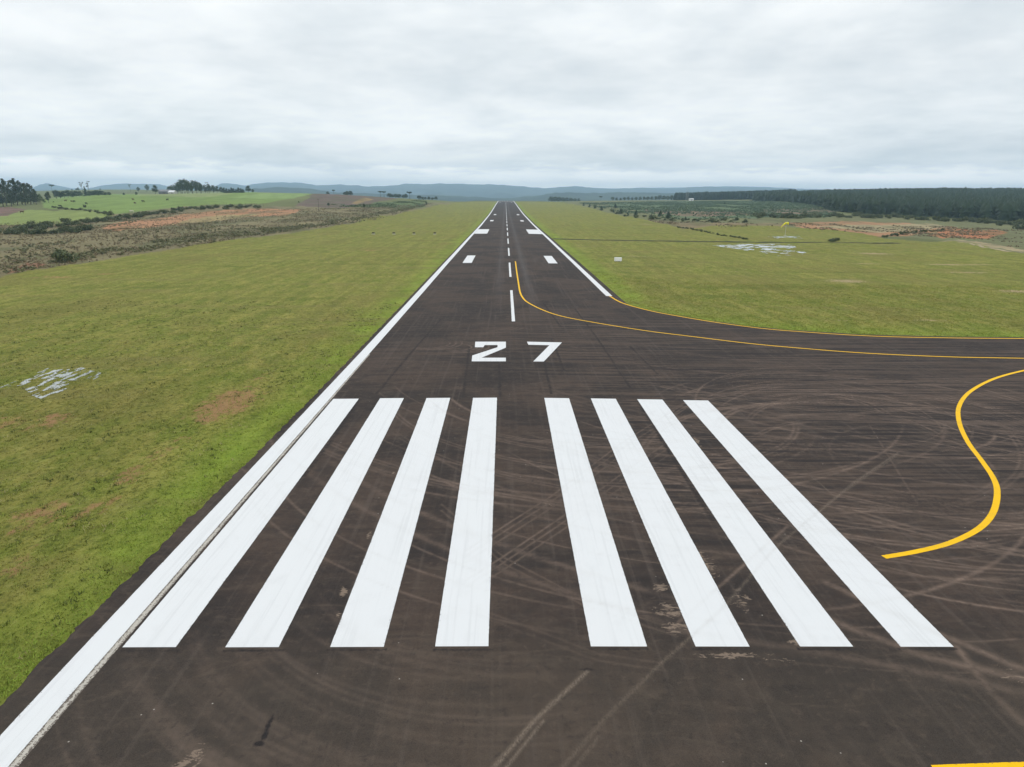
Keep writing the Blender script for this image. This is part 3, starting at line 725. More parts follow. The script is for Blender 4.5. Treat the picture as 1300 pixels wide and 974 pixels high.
tus = TG.noise(TG.pos((1.5, 1.1, 1.5)), 1, 6, .75, .5)
c = TG.mix(TG.mr(nb_, .40, .64, 0, .6), c, (0.306, 0.268, 0.069))
c = TG.mix(TG.mr(tus, .52, .64, 0, .6), c, (0.342, 0.328, 0.102))
c = TG.mix(TG.mr(tus, .47, .36, 0, .7), c, (0.092, 0.119, 0.022))
c = TG.mix(TG.mr(nbb, .46, .66, 0, .5), c, (0.220, 0.177, 0.054))
c = TG.mix(TG.mth('MULTIPLY', TG.attr('lush'), TG.mr(tus, .38, .58, .1, .7)), c, (0.232, 0.381, 0.038))
TG.col(c); GRS = TG.m
n = 210000
ty = 12+rng.random(n)**1.5*105; tx = edgeX(ty)-.08-rng.random(n)**1.3*50
keep = (tx > -1.0*ty-6) & (fbm(tx*.9, ty*.5, 77)+rng.random(n)*.35 > .50) & (rng.random(n) > sstep(ty, 35, 112))
tx = tx[keep]; ty = ty[keep]
gm = tufts('grass', tx, ty, GRS, .04, .11, .05, 4)
lu = np.repeat(np.repeat((sstep(-tx, 16.1, 16.5)*(1-sstep(-tx, 17.2, 21))), 4), 3)*.8; fattr(gm, 'lush', lu)
tag(link('grass', gm), kind='stuff')
n = 60000
tx = 17+rng.random(n)*90; ty = YT(tx)+.1+rng.random(n)**1.4*50
keep = fbm(tx*.6, ty*.4, 78)+rng.random(n)*.3 > .5
keep &= ~((tx < 17.2) & (ty > 108)); tx = tx[keep]; ty = ty[keep]
gm = tufts('grass', tx, ty, GRS, .06, .16, .08, 4, 3); fattr(gm, 'lush', np.repeat(np.repeat(np.exp(-(ty-YT(tx))/1.5), 4), 3)*.8)
tag(link('grass', gm), kind='stuff')

n = 6000
tx = -17.3-rng.random(n)**1.2*50; ty = 12+rng.random(n)**1.3*90
keep = (tx > -1.0*ty-6) & (fbm(tx*.35, ty*.25, 79) > .50); tx = tx[keep]; ty = ty[keep]
WD = leafmat('weed_leaves', (.060, .080, .018), (.125, .145, .036)); gm = tufts('grass_tussocks', tx, ty, WD, .08, .20, .09, 7, 9); tag(link('grass_tussocks', gm), kind='stuff')
n = 9000
tx = -17.3-rng.random(n)**1.2*50; ty = 12+rng.random(n)**1.3*90
keep = (tx > -1.0*ty-6) & (fbm(tx*.3, ty*.2, 80) > .52); tx = tx[keep]; ty = ty[keep]
gm = tufts('dry_grass', tx, ty, leafmat('dry_grass_leaves', (.26, .23, .09), (.40, .36, .17)), .06, .18, .08, 5, 10); tag(link('dry_grass', gm), kind='stuff')
# ------------------------------------------------------------------ PUDDLES
W_ = MT('water', .04, .5); W_.b.inputs['IOR'].default_value = 1.45
W_.col(W_.mix(W_.mr(W_.noise(W_.pos((.6, .3, 1)), 1, 4), .35, .65), (.20, .22, .20), (.33, .36, .36))); W_.bump(W_.noise(W_.pos((3, 3, 3)), 1, 3), .05, .01)
WAT = W_.m
def puddle(pixpoly, cell, thr, sx, sy, seed, rot=0.0, lift=.05):
    P = polyXY(pixpoly); x0, y0 = P.min(0); x1, y1 = P.max(0)
    xs = np.arange(x0, x1, cell[0]); ys = np.arange(y0, y1, cell[1]); XX, YY_ = np.meshgrid(xs, ys)
    wx = XX+(fbm(XX/2, YY_/2, seed)-.5)*cell[0]*6; wy = YY_+(fbm(XX/2, YY_/2, seed+1)-.5)*cell[1]*6
    a = XX*math.cos(rot)+YY_*math.sin(rot); b = -XX*math.sin(rot)+YY_*math.cos(rot)
    m = inside(wx, wy, P) & (fbm(a*sx, b*sy, seed+2, 3) > thr) & (fbm(XX*(.18/cell[0]), YY_*(.22/cell[1]), seed+9, 2) > .36)
    vid = -np.ones((len(ys)+1, len(xs)+1), int); Vs = []; Fs = []
    zl = np.percentile(H(XX[m], YY_[m]), 60)+lift
    for (r_, c_) in zip(*np.nonzero(m)):
        f = []
        for dr, dc in ((0, 0), (0, 1), (1, 1), (1, 0)):
            k = (r_+dr, c_+dc)
            if vid[k] < 0:
                vid[k] = len(Vs); px = x0+k[1]*cell[0]+(vnoise(k[0]*1.7, k[1]*1.3, seed)-.5)*cell[0]*.8; py = y0+k[0]*cell[1]+(vnoise(k[0]*1.1, k[1]*2.3, seed+4)-.5)*cell[1]*.8
                Vs.append((px, py, 0))
            f.append(vid[k])
        Fs.append(f)
    Vs = np.array(Vs); Vs[:, 2] = H(Vs[:, 0], Vs[:, 1])*.0+zl
    # follow a very gentle fall so that the sheet stays in its hollow
    tilt = H(Vs[:, 0], Vs[:, 1]); Vs[:, 2] = tilt+.02
    o = link('puddle', mesh_np('puddle', Vs, np.array(Fs), WAT, True)); return tag(o, kind='structure')
puddle([(20, 490), (55, 472), (100, 467), (127, 474), (120, 483), (70, 500), (50, 508), (36, 500)], (.07, .12), .52, 2.9, .42, 90, 0)
puddle([(-6, 494), (40, 477), (60, 468), (62, 471), (40, 481), (-6, 499)], (.07, .12), 0.55, 2.4, .42, 95, 0)
puddle([(902, 312), (940, 310), (1003, 310), (1010, 314), (1000, 317), (985, 324), (960, 320), (935, 316)], (.3, .5), .43, .35, .22, 100)
puddle([(985, 325), (1000, 317), (1024, 320), (1020, 323), (1000, 327)], (.3, .5), .57, .5, .3, 104)
puddle([(972, 301), (1000, 300), (1018, 300.5), (1018, 303.5), (1000, 302.5), (975, 302.8)], (.35, .9), .54, .3, .3, 108)

# ------------------------------------------------------------------ HILLS
def hills(name, sil, Yr, Yf, zf, colr, seed, jag):
    us = np.linspace(-420, 1750, 900); vs = np.interp(us, [q[0] for q in sil], [q[1] for q in sil])
    rows = 26; Vv = []
    for r_ in range(rows):
        s = r_/(rows-1); back = s > .8
        for u, v in zip(us[::1], vs): pass
    D = np.array([ray(u, 246) for u in us]); tx_ = D[:, 0]/D[:, 1]
    Dr = np.array([ray(u, v) for u, v in zip(us, vs)]); zr = CH+Yr*Dr[:, 2]/Dr[:, 1]
    zr = np.maximum(zr+(fbm(us/9., us*0, seed, 4)-.5)*jag*Yr/865, zf)
    ss = np.linspace(0, 1.25, rows)
    for s in ss:
        Yc = Yf+(Yr-Yf)*s
        e = s**1.3 if s <= 1 else 1-(s-1)*1.6
        rid = (fbm(us/22.+s*2, us*0+s*5, seed+3, 4)-.5)*.55*min(s*3, 1)*max(0, (1-s))*4*.5
        Vv.append(np.stack([CX+tx_*Yc, np.full(len(us), Yc), zf+(zr-zf)*np.clip(e+rid*.6, 0, 1.0 if s < 1 else 2)], 1))
    Vv = np.concatenate(Vv); n_ = len(us); ii = np.arange(rows-1)[:, None]*n_; jj = np.arange(n_-1)[None]
    Ff = np.stack([(ii+jj).ravel(), (ii+jj+1).ravel(), (ii+n_+jj+1).ravel(), (ii+n_+jj).ravel()], 1)
    m = MT(name+'_cover', .95, .05); nn = m.noise(m.pos((.0022, .0022, .006)), 1, 7, .65); n2_ = m.noise(m.pos((.02, .02, .03)), 1, 5, .7)
    c = m.mix(m.mr(nn, .42, .60), colr[0], colr[1]); c = m.mix(m.mr(n2_, .4, .65, 0, .6), c, tuple(x*.5 for x in colr[0])); m.col(c)
    return tag(link('hills', mesh_np('hills', Vv, Ff, m.m, True)), kind='structure')
hills('far_hills', [(-420, 240), (-60, 236), (20, 240), (38, 240), (52, 234.5), (62, 233), (75, 235), (92, 239), (112, 240), (130, 236), (150, 233.5), (185, 233), (205, 234), (220, 238), (270, 238), (282, 233.5), (296, 233), (310, 236), (325, 233),
      (350, 231.5), (380, 232), (400, 235), (430, 234.5), (455, 235.5), (465, 237.5), (485, 236), (505, 235), (515, 233), (535, 234), (560, 233), (580, 233.5), (600, 234), (630, 234.5), (655, 236), (675, 238), (690, 239), (705, 238), (730, 236.5), (750, 238), (775, 240), (800, 239),
      (815, 238.5), (840, 240), (870, 238.5), (890, 237), (950, 237.5), (1000, 240), (1200, 243), (1750, 246)], 9000, 4600, -55, ((.032, .045, .036), (.065, .082, .058)), 5, 1.6)
hills('middle_hills', [(-420, 246), (100, 246), (300, 243), (325, 239.5), (350, 238), (385, 238.5), (405, 241), (430, 245), (520, 247), (600, 250), (640, 252), (690, 247.5), (705, 244.5), (760, 245), (790, 244), (820, 245), (860, 246), (1300, 250), (1750, 254)], 4200, 3000, -40, ((.030, .044, .032), (.062, .082, .050)), 15, 1.8)
hills('distant_ridge', [(-420, 243), (0, 243), (600, 242), (780, 239.5), (870, 238), (930, 236.5), (975, 237.5), (1010, 239.5), (1100, 242), (1750, 246)], 11500, 9500, -55, ((.04, .06, .04), (.07, .09, .05)), 25, .8)

# ------------------------------------------------------------------ TREES
def leaves(centres, radii, per, size, seed, flat=1.0, up=.0):
    r = np.random.default_rng(seed); C = np.repeat(np.array(centres, float), per, 0); Rr = np.repeat(np.array(radii, float), per)
    n = len(C); d = r.normal(size=(n, 3)); d /= np.linalg.norm(d, axis=1)[:, None]; d[:, 2] *= flat
    rad = Rr*r.uniform(.45, 1.08, n)
    P = C+d*rad[:, None]
    a = r.normal(size=(n, 3)); a /= np.linalg.norm(a, axis=1)[:, None]; b = np.cross(a, d+.01); b /= np.maximum(np.linalg.norm(b, axis=1), 1e-3)[:, None]
    s = size*r.uniform(.6, 1.35, n)[:, None]
    Q = np.stack([P+a*s*.5, P+b*s*.35, P-a*s*.5, P-b*s*.35], 1).reshape(-1, 3)
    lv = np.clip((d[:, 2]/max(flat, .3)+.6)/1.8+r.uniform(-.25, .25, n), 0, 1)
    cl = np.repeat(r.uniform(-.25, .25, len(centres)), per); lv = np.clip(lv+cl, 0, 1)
    return Q, np.repeat(r.random(n)*.6+cl+.2, 4).clip(0, 1)
def crown_mesh(name, Q, lv, mat):
    m = mesh_np(name, Q, np.arange(len(Q)).reshape(-1, 4), mat); fattr(m, 'lv', lv); return m
def trunk_mesh(hgt, r0, limbs, seed, lean=.02):
    r = random.Random(seed); b = MB(); prev = Vector((0, 0, -.3)); x = y = 0; rad = r0
    for k in range(1, 5):
        x += r.uniform(-1, 1)*lean*hgt; y += r.uniform(-1, 1)*lean*hgt; p = Vector((x, y, hgt*k/4)); b.cone(prev, p, rad, rad*.72, 7); prev = p; rad *= .72
    for (zz, L, an, rise) in limbs: b.cone((x*.5*zz/hgt, y*.5*zz/hgt, zz), (math.cos(an)*L, math.sin(an)*L, zz+rise), r0*.4, r0*.12, 5)
    return b.me('trunk', BARK)
def tree_proto(kind, seed):
    """unit-height (1 = full height) tree scaled by object scale; real proportions kept"""
    r = random.Random(seed); Hh = {'euc': 25, 'pine': 12, 'broad': 12, 'arau': 14, 'pale': 10, 'sparse': 16, 'round': 10}[kind]
    cs = []; rd = []; mat = LEAF_BRD; size = .7; per = 46; flat = 1
    if kind == 'euc':
        for k in range(34):
            t = r.random()**1.25; R = (1-t)**.6*4.0+.6; a = r.uniform(0, 6.28); q = r.uniform(.2, 1)*R*.8
            cs.append((math.cos(a)*q, math.sin(a)*q, Hh*(.17+.80*t))); rd.append(r.uniform(1.3, 2.5)*(1.15-.55*t))
        mat = LEAF_EUC; size = .8; per = 60; flat = 1.2
    elif kind == 'pine':
        for k in range(20):
            t = k/19; R = (1-t)*3.2+.35
            for _ in range(2):
                a = r.uniform(0, 6.28); cs.append((math.cos(a)*R*.5, math.sin(a)*R*.5, Hh*(.10+.88*t))); rd.append(R*.62)
        mat = LEAF_PIN; per = 40; size = .55; flat = .6
    elif kind in ('broad', 'round', 'pale'):
        for k in range(22):
            a = r.uniform(0, 6.28); t = r.random(); R = 4.0*math.sin(math.pi*(.2+.75*t)); q = r.uniform(.3, 1)*R*.75
            cs.append((math.cos(a)*q, math.sin(a)*q, Hh*(.28+.60*t))); rd.append(r.uniform(1.1, 2.0))
        mat = {'broad': LEAF_BRD, 'round': LEAF_BRD, 'pale': LEAF_LGT}[kind]; per = 60; size = .6
    elif kind == 'arau':
        for k in range(16):
            a = k*6.28/16+r.uniform(-.2, .2); q = r.uniform(1.5, 4.2); cs.append((math.cos(a)*q, math.sin(a)*q, Hh*(.80+.035*q+r.uniform(-.02, .02)))); rd.append(r.uniform(1.1, 1.7))
        cs.append((0, 0, Hh*.9)); rd.append(1.8)
        mat = LEAF_PIN; per = 60; size = .6; flat = .9
    elif kind == 'sparse':
        for k in range(11):
            a = r.uniform(0, 6.28); q = r.uniform(.6, 3.2); cs.append((math.cos(a)*q, math.sin(a)*q, Hh*r.uniform(.55, .96))); rd.append(r.uniform(.6, 1.1))
        mat = LEAF_EUC; per = 40; size = .5
    Q, lv = leaves(cs, rd, per, size, seed, flat)
    limbs = [(c_[2]*.8, math.hypot(c_[0], c_[1]), math.atan2(c_[1], c_[0]), c_[2]*.18) for c_ in cs[:9]]
    th = {'euc': .85, 'pine': .9, 'broad': .6, 'round': .6, 'pale': .6, 'arau': .9, 'sparse': .85}[kind]
    Q[:, 2] = np.maximum(Q[:, 2], .05)
    return crown_mesh('crown', Q, lv, mat), trunk_mesh(Hh*th, {'euc': .38, 'pine': .25, 'arau': .35}.get(kind, .28), limbs, seed), Hh
PROTO = {k: [tree_proto(k, 100+i*7+hash_) for i in range(3)] for hash_, k in enumerate(['euc', 'pine', 'broad', 'arau', 'pale', 'sparse', 'round'])}
NAMES = {'euc': 'eucalyptus_tree', 'pine': 'pine_tree', 'broad': 'broadleaf_tree', 'arau': 'umbrella_pine_tree', 'pale': 'young_tree', 'sparse': 'thin_tree', 'round': 'broadleaf_tree'}
tn = 0
def tree(kind, loc, hgt, label, group=None, wide=1.0):
    global tn
    cm, tm, Hh = PROTO[kind][tn % 3]; tn += 1
    e = empty(NAMES[kind], loc, random.uniform(0, 6.28)); s = hgt/Hh; e.scale = (s*wide, s*wide, s)
    link('trunk', tm, e); link('crown', cm, e); return tag(e, label, 'tree', group)
def by_px(kind, u, vtop, Y=None, vbase=None, label='', group=None, wide=1.0):
    p = on(u, Y) if Y else at(u, vbase)
    d = ray(u, vtop); zt = CH+p[1]*d[2]/d[1]
    return tree(kind, p, max(zt-p[2], 1.2), label, group, wide)
g = 'eucalyptus grove at the left edge'
for (u, vt, Y) in [(-40, 229, 640), (-30, 232, 610), (-20, 228, 650), (-12, 233, 600), (-4, 231, 630), (1, 233, 610), (6, 227, 625), (12, 232, 600), (15, 229, 660), (20, 226.5, 630), (26, 228.5, 640), (30, 233, 605), (33, 232.5, 650), (37, 232, 620), (41, 236, 640), (44, 240, 610)]:
    by_px('euc', u, vt, Y, label='tall dark eucalyptus packed into the grove beyond the left paddock', group=g, wide=1.35)
by_px('pale', 49, 246, 640, label='pale green young tree just right of the eucalyptus grove')
by_px('pale', 54, 252, 630, label='low pale shrub tree between the grove and the dark lone tree')
by_px('broad', 60, 242.5, 620, label='dark leafy tree standing alone right of the grove', wide=.85)
by_px('round', 66, 258, 620, label='squat dark shrub at the foot of the tree beside the paddock', wide=1.2)
by_px('arau', 67, 234.5, 1550, label='umbrella crowned tree silhouetted against the small blue hill')
by_px('sparse', 105, 231, 1250, label='thin leaning tree rising above the dark conifer, left of the pair')
by_px('sparse', 113, 229.5, 1250, label='thin tall tree rising above the dark conifer, right of the pair')
by_px('pine', 108, 236.5, 860, label='dark pointed conifer in the middle of the treeline behind the green field')
g = 'treeline behind the left green field'
for u in list(range(71, 104, 5))+list(range(114, 141, 4)):
    by_px('round', u, 241.5+random.uniform(-.6, 1.2)+(1.5 if u > 130 else 0), 890+random.uniform(-20, 30), label='low dark tree in the line behind the green field', group=g, wide=1.5)
for u, vt in [(128, 239.3), (98, 239), (92, 240), (100, 238)]:
    by_px('round', u, vt, 1650, label='small far tree on the skyline above the treeline', group='far skyline trees on the left', wide=1.2)
by_px('sparse', 166, 233.5, 1500, label='tall loose tree left of the farmyard, far off'); by_px('round', 176, 237, 1500, label='rounded far tree between two taller ones left of the farm')
by_px('broad', 187, 233, 1500, label='bushy far tree left of the lone dark farm tree')
by_px('round', 157, 244.5, 1000, label='small blurred tree beyond the green field crest'); by_px('round', 173, 243.5, 1000, label='tiny round tree beyond the green field crest')
by_px('round', 197.5, 234.5, 850, label='dark rounded tree standing alone beside the farmhouse', wide=1.0)
g = 'dense dark trees around the farm'
for (u, vt, Y) in [(230, 227, 900), (235, 226, 910), (240, 226.5, 890), (245, 228, 905), (250, 228.5, 895), (255, 230, 900), (232, 231, 880), (238, 230, 875), (244, 231, 875), (250, 232, 880), (256, 232.5, 890), (261, 233, 905), (266, 234, 900), (271, 234.5, 910), (276, 236, 900), (281, 237, 905)]:
    by_px('broad' if u < 262 else 'round', u, vt, Y, label='tall dark tree in the dense clump right of the farmhouse', group=g, wide=.9)
for (u, vt) in [(216, 235.5), (221, 233), (226, 231.5), (264, 231)]:
    by_px('sparse' if u == 264 else 'broad', u, vt, 1020, label='paler tree rising just behind the farm clump', group='paler trees behind the farm clump', wide=1.3)
for k, u in enumerate(range(285, 312, 3)):
    by_px('pine', u, 238+(k % 3)*.9, 900+random.uniform(-15, 25), label='small pointed conifer in the row right of the farm clump', group='row of small conifers by the farm', wide=2.3)
by_px('round', 315.5, 235.5, 890, label='broad dark tree at the right end of the conifer row', wide=1.3); by_px('round', 321, 240, 890, label='low dark tree ending the farm treeline', wide=1.3)
# crest of the ploughed field
by_px('arau', 423.5, 241, 1050, label='small umbrella tree on the ploughed field crest, left'); by_px('round', 416, 243, 1050, label='low bushy tree beside the left umbrella tree', wide=1.5)
for u in (437, 441, 446): by_px('round', u+random.uniform(-1.2,1.2), random.uniform(-1.3,.6)+243.3, 1020, label='low tree on the ploughed field crest', group='low trees on the ploughed crest', wide=1.6)
by_px('arau', 483, 242.8, 960, label='flat topped umbrella tree on the ploughed crest, left of a touching pair', wide=1.4); by_px('arau', 487.5, 243, 960, label='flat topped umbrella tree on the ploughed crest, right of a touching pair', wide=1.4)
by_px('arau', 520, 243.5, 1050, label='large umbrella tree alone near the end of the crest', wide=1.3); by_px('round', 515, 246, 1050, label='low bush tree left of the large umbrella tree', wide=1.4)
for u in range(495, 513, 4): by_px('round', u+random.uniform(-1.2,1.2), random.uniform(-1.3,.6)+246.2+(u-495)*.08, 1020, label='low tree in the crest hedge left of the large umbrella tree', group='hedge trees on the crest', wide=1.7)
for u in range(533, 554, 4): by_px('round', u+random.uniform(-1.2,1.2), random.uniform(-1.3,.6)+249+(u-533)*.06, 1150, label='low tree in the far hedge near the runway horizon', group='far hedge trees near the runway end', wide=1.7)
by_px('round', 462, 258.5, vbase=264.5, label='dark round bush tree below the ploughed field'); by_px('pine', 541, 254.5, vbase=260, label='dark conifer beside the left grass strip edge')
by_px('round', 417, 257.5, vbase=262, label='dark bush tree at the lower edge of the ploughed field', wide=1.4)
# right hand pines
g = 'dark pines along the right strip'
for i_, (u, vt, vb, lb) in enumerate([(740.8, 257.5, 261.5, 'farthest small pine beside the right grass strip'), (748.5, 259, 263.5, 'second small pine beside the far right strip'), (755, 260, 265, 'third small pine beside the far right strip'),
        (763.5, 261.5, 267.5, 'dark pine at the near end of the far group of four'), (781, 258.3, 264.6, 'lone pine set back behind the strip edge pines'), (779, 266, 270.3, 'low pine bush under the set back pine'), (788, 264.6, 272, 'larger rounded pine at the strip edge'),
        (797, 269.5, 273.8, 'small pine between two larger rounded pines'), (807.5, 267, 275, 'large dark pine nearest the strip edge'), (838, 267.5, 275, 'left pine of the pair in the scrub'), (848.5, 268.5, 278.5, 'right and tallest pine of the pair in the scrub'), (870, 274.8, 280, 'small dark pine right of the pair'),
        (920, 256, 259.5, 'single tiny pine out in the plantation clearing')]):
    by_px('pine', u, vt, vbase=vb, label=lb, group=g if i_ < 12 else None, wide=1.9)
g = 'treeline before the forest'
for u in range(778, 862, 5):
    by_px('round', u, 250.5-max(0, (u-790))*.05+random.uniform(-.8, .8), 1500+random.uniform(-40, 60), label='low dark tree in the line leading to the forest', group=g, wide=1.5)
by_px('arau', 763, 249.3, 1500, label='lone flat topped tree on the skyline right of the runway', wide=1.2)
for u in range(700, 738, 5): by_px('round', u, 249+(u-700)*.08, 1650, label='hazy tree beyond the runway end on the right', group='hazy trees beyond the runway end', wide=1.6)

# ---- forest (one mass)
def conifer_mass(name, xs, ys, hs, mat, seed, layers=5, k=7):
    r = np.random.default_rng(seed); n = len(xs); z = H(xs, ys); Vs = []; Fs = []; lv = []; base = 0
    tone = r.random(n)
    for L in range(layers):
        t0 = .06+.80*L/layers; t1 = min(1.0, t0+.34)
        R0 = .36*(1-t0**3.0)+.03
        ang = np.linspace(0, 2*math.pi, k, endpoint=False)[None]+r.uniform(0, 6, (n, 1))
        rad = hs[:, None]*R0*r.uniform(.6, 1.25, (n, k))*.8
        px = xs[:, None]+np.cos(ang)*rad; py = ys[:, None]+np.sin(ang)*rad; pz = (z+hs*t0)[:, None]+r.uniform(-.05, .05, (n, k))*hs[:, None]
        ring = np.stack([px, py, pz], 2).reshape(-1, 3); apex = np.stack([xs+r.normal(0, .15, n), ys+r.normal(0, .15, n), z+hs*t1], 1)
        Vs += [ring, apex]; a = np.arange(n)[:, None]*k+np.arange(k)[None]; b = np.arange(n)[:, None]*k+(np.arange(k)+1)[None] % k
        c_ = np.repeat(np.arange(n)[:, None]+n*k, k, 1)
        Fs.append(np.stack([a.ravel(), b.ravel(), c_.ravel()], 1)+base); base += n*k+n
        lv += [np.clip(np.repeat(tone, k)*.7+r.uniform(-.1, .15, n*k)-.1, 0, 1), np.clip(tone*.7+.35, 0, 1)]  # tips lighter, lower rings darker: canopy light and shade put into the colour
    m = mesh_np(name, np.concatenate(Vs), np.concatenate(Fs), mat); fattr(m, 'lv', np.concatenate(lv)); return m
def scatter(pts, n, seed):
    P = polyXY(pts) if not isinstance(pts, np.ndarray) else pts; r = np.random.default_rng(seed); out = np.zeros((0, 2))
    while len(out) < n:
        q = r.uniform(P.min(0), P.max(0), (n*3, 2)); out = np.vstack([out, q[inside(q[:, 0], q[:, 1], P)]])
    return out[:n]
def WP(L): return np.array([on(u, Y)[:2] for u, Y in L])
FP = WP([(958, 1080), (1000, 960), (1035, 800), (1060, 640), (1100, 590), (1160, 560), (1230, 530), (1300, 500), (1450, 450), (1700, 420), (1700, 1350), (1450, 1400), (1300, 1450), (1060, 1500), (958, 1400)])
q = scatter(FP, 17000, 5); q = q+np.random.default_rng(3).normal(0, .6, q.shape)
hh = 10.5+3.0*fbm(q[:, 0]/60, q[:, 1]/60, 9)+np.random.default_rng(4).normal(0, .9, len(q)); 
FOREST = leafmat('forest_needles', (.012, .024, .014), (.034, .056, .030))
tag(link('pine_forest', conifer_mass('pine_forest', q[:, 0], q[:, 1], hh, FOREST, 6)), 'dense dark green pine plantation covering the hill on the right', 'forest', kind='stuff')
FP2 = WP([(857, 1420), (900, 1330), (990, 1250), (1010, 1300), (1010, 1500), (870, 1600)])
q = scatter(FP2, 2600, 15); hh = 14.5+np.random.default_rng(5).normal(0, 1.0, len(q))
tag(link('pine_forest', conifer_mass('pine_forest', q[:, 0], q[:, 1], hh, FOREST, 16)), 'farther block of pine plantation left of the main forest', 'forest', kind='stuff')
# front rank of the main forest, fuller crowns with trunks showing: part of the same mass

# ---- scrub (stuff) and bushes
def clumps(name, q, smin, smax, mat, seed, faces=14):
    r = np.random.default_rng(seed); n = len(q); z = H(q[:, 0], q[:, 1]); s = r.uniform(smin, smax, n)
    d = r.normal(size=(n*faces, 3)); d /= np.linalg.norm(d, axis=1)[:, None]; d[:, 2] = np.abs(d[:, 2])
    C = np.repeat(np.column_stack([q, z]), faces, 0); S = np.repeat(s, faces)
    P = C+d*S[:, None]*r.uniform(.3, 1, (n*faces, 1)); a = r.normal(size=(n*faces, 3)); a /= np.linalg.norm(a, axis=1)[:, None]; b = np.cross(a, d); b /= np.maximum(np.linalg.norm(b, axis=1), .01)[:, None]
    Sz = (S*.45)[:, None]
    Q = np.stack([P+a*Sz, P+b*Sz*.8, P-a*Sz, P-b*Sz*.8], 1).reshape(-1, 3)
    m = mesh_np(name, Q, np.arange(len(Q)).reshape(-1, 4), mat); fattr(m, 'lv', np.repeat(np.repeat(r.random(n), faces)*.7+r.random(n*faces)*.3, 4)); return tag(link(name, m), kind='stuff')
scL = [(0, 284), (110, 280), (160, 274), (330, 266), (460, 264), (550, 258), (480, 279), (300, 304), (0, 350), (-100, 370), (-100, 290)]
q = scatter(scL, 26000, 31); q = q[fbm(q[:, 0]/12, q[:, 1]/25, 70)+np.random.default_rng(1).random(len(q))*.25 > .55]
redP = polyXY([(128, 291), (200, 277), (262, 268), (382, 266), (360, 273), (240, 283), (140, 292)])
isr = inside(q[:, 0], q[:, 1], redP); q = q[~isr | (np.random.default_rng(2).random(len(q)) < .25)]
clumps('scrub', q, .15, .5, LEAF_DRY, 32, 7)
q = scatter(scL, 7000, 33); q = q[fbm(q[:, 0]/9, q[:, 1]/20, 71) > .57]; q = q[~inside(q[:, 0], q[:, 1], redP)]; clumps('scrub', q, .2, .65, LEAF_OLV, 34, 12)
edgeL_px = [(0, 349), (60, 339), (125, 329), (200, 316), (260, 305), (320, 299), (370, 293), (430, 284), (480, 274), (540, 262), (540, 260), (480, 270), (430, 279), (370, 288), (300, 292), (200, 306), (125, 318), (60, 330), (0, 340)]
q = scatter(edgeL_px, 2600, 35); q = q[fbm(q[:, 0]/8, q[:, 1]/18, 72) > .5]; clumps('scrub', q, .3, .8, LEAF_OLV, 36, 14)
scR = [(735, 258), (860, 255.5), (960, 255.5), (1035, 258), (1060, 268), (1062, 276), (960, 278), (868, 280), (800, 272)]
q = scatter(scR, 24000, 37); q = q[fbm(q[:, 0]/22, q[:, 1]/50, 73)+np.random.default_rng(6).random(len(q))*.3 > .58]; clumps('plantation_scrub', q, .4, 1.1, LEAF_GRY, 38, 10)
q = scatter([(820, 279), (1000, 283), (1300, 290), (1300, 318), (1230, 304), (1100, 296), (960, 287), (868, 291)], 4200, 39); q = q[fbm(q[:, 0]/10, q[:, 1]/20, 74) > .52]; clumps('scrub', q, .25, .7, LEAF_DRY, 40, 9)
q = scatter([(505, 256), (538, 253.5), (543, 259), (520, 265), (480, 264), (400, 262), (372, 260), (378, 257), (440, 261), (490, 258)], 2600, 41); q = q[fbm(q[:, 0]/14, q[:, 1]/30, 75) > .5]; clumps('scrub', q, .3, 1.0, leafmat('green_scrub_leaves', (.075, .105, .045), (.13, .165, .075)), 42, 12)

def bush_proto(seed):
    r = random.Random(seed); cs = []; rd = []
    for k in range(9):
        a = r.uniform(0, 6.28); q_ = r.uniform(0, 1.5); cs.append((math.cos(a)*q_, math.sin(a)*q_, r.uniform(.3, 1.3))); rd.append(r.uniform(.5, .95))
    Q, lv = leaves(cs, rd, 60, .42, seed, .9); Q[:, 2] = np.maximum(Q[:, 2], -.1); return crown_mesh('bush', Q, lv, LEAF_BSH)
BP = [bush_proto(300+i) for i in range(5)]
bn = 0
def bush(loc, s, label, group, name='bush'):
    global bn
    o = link(name, BP[bn % 5], None, loc); bn += 1; o.rotation_euler = (0, 0, random.uniform(0, 6.28)); o.scale = (s*random.uniform(.9, 1.3), s*random.uniform(.9, 1.3), s*random.uniform(.8, 1.15)); return tag(o, label, 'bush', group)
g = 'dark bushes between the left paddocks and the scrub'
def along(pts, n, jit):
    L = [0]
    for a, b in zip(pts[:-1], pts[1:]): L.append(L[-1]+math.hypot(b[0]-a[0], b[1]-a[1]))
    for k in range(n):
        s = L[-1]*(k+.5)/n; i_ = max(j_ for j_ in range(len(L)-1) if L[j_] <= s+1e-9); t = (s-L[i_])/(L[i_+1]-L[i_])
        yield pts[i_][0]+(pts[i_+1][0]-pts[i_][0])*t+random.uniform(-jit, jit), pts[i_][1]+(pts[i_+1][1]-pts[i_][1])*t+random.uniform(-jit, jit)*.35
for u, v in along([(22, 291), (70, 287), (110, 284), (150, 278), (200, 271), (250, 265.5), (330, 263)], 64, 5):
    bush(at(u, v), random.uniform(.9, 1.5), 'dark green bush in the hedge between the left paddocks and the brown scrub', g)
for u, v in along([(5, 297), (50, 296), (90, 295), (118, 290)], 22, 5):
    bush(at(u, v), random.uniform(.9, 1.5), 'dark bush in the clump below the pale left paddock', 'bush clump below the pale paddock')
for u, v in along([(66, 264), (110, 268), (135, 272)], 12, 1.5):
    bush(at(u, v), random.uniform(.7, 1.1), 'small bush on the bank between the two left paddocks', 'bank bushes between paddocks')
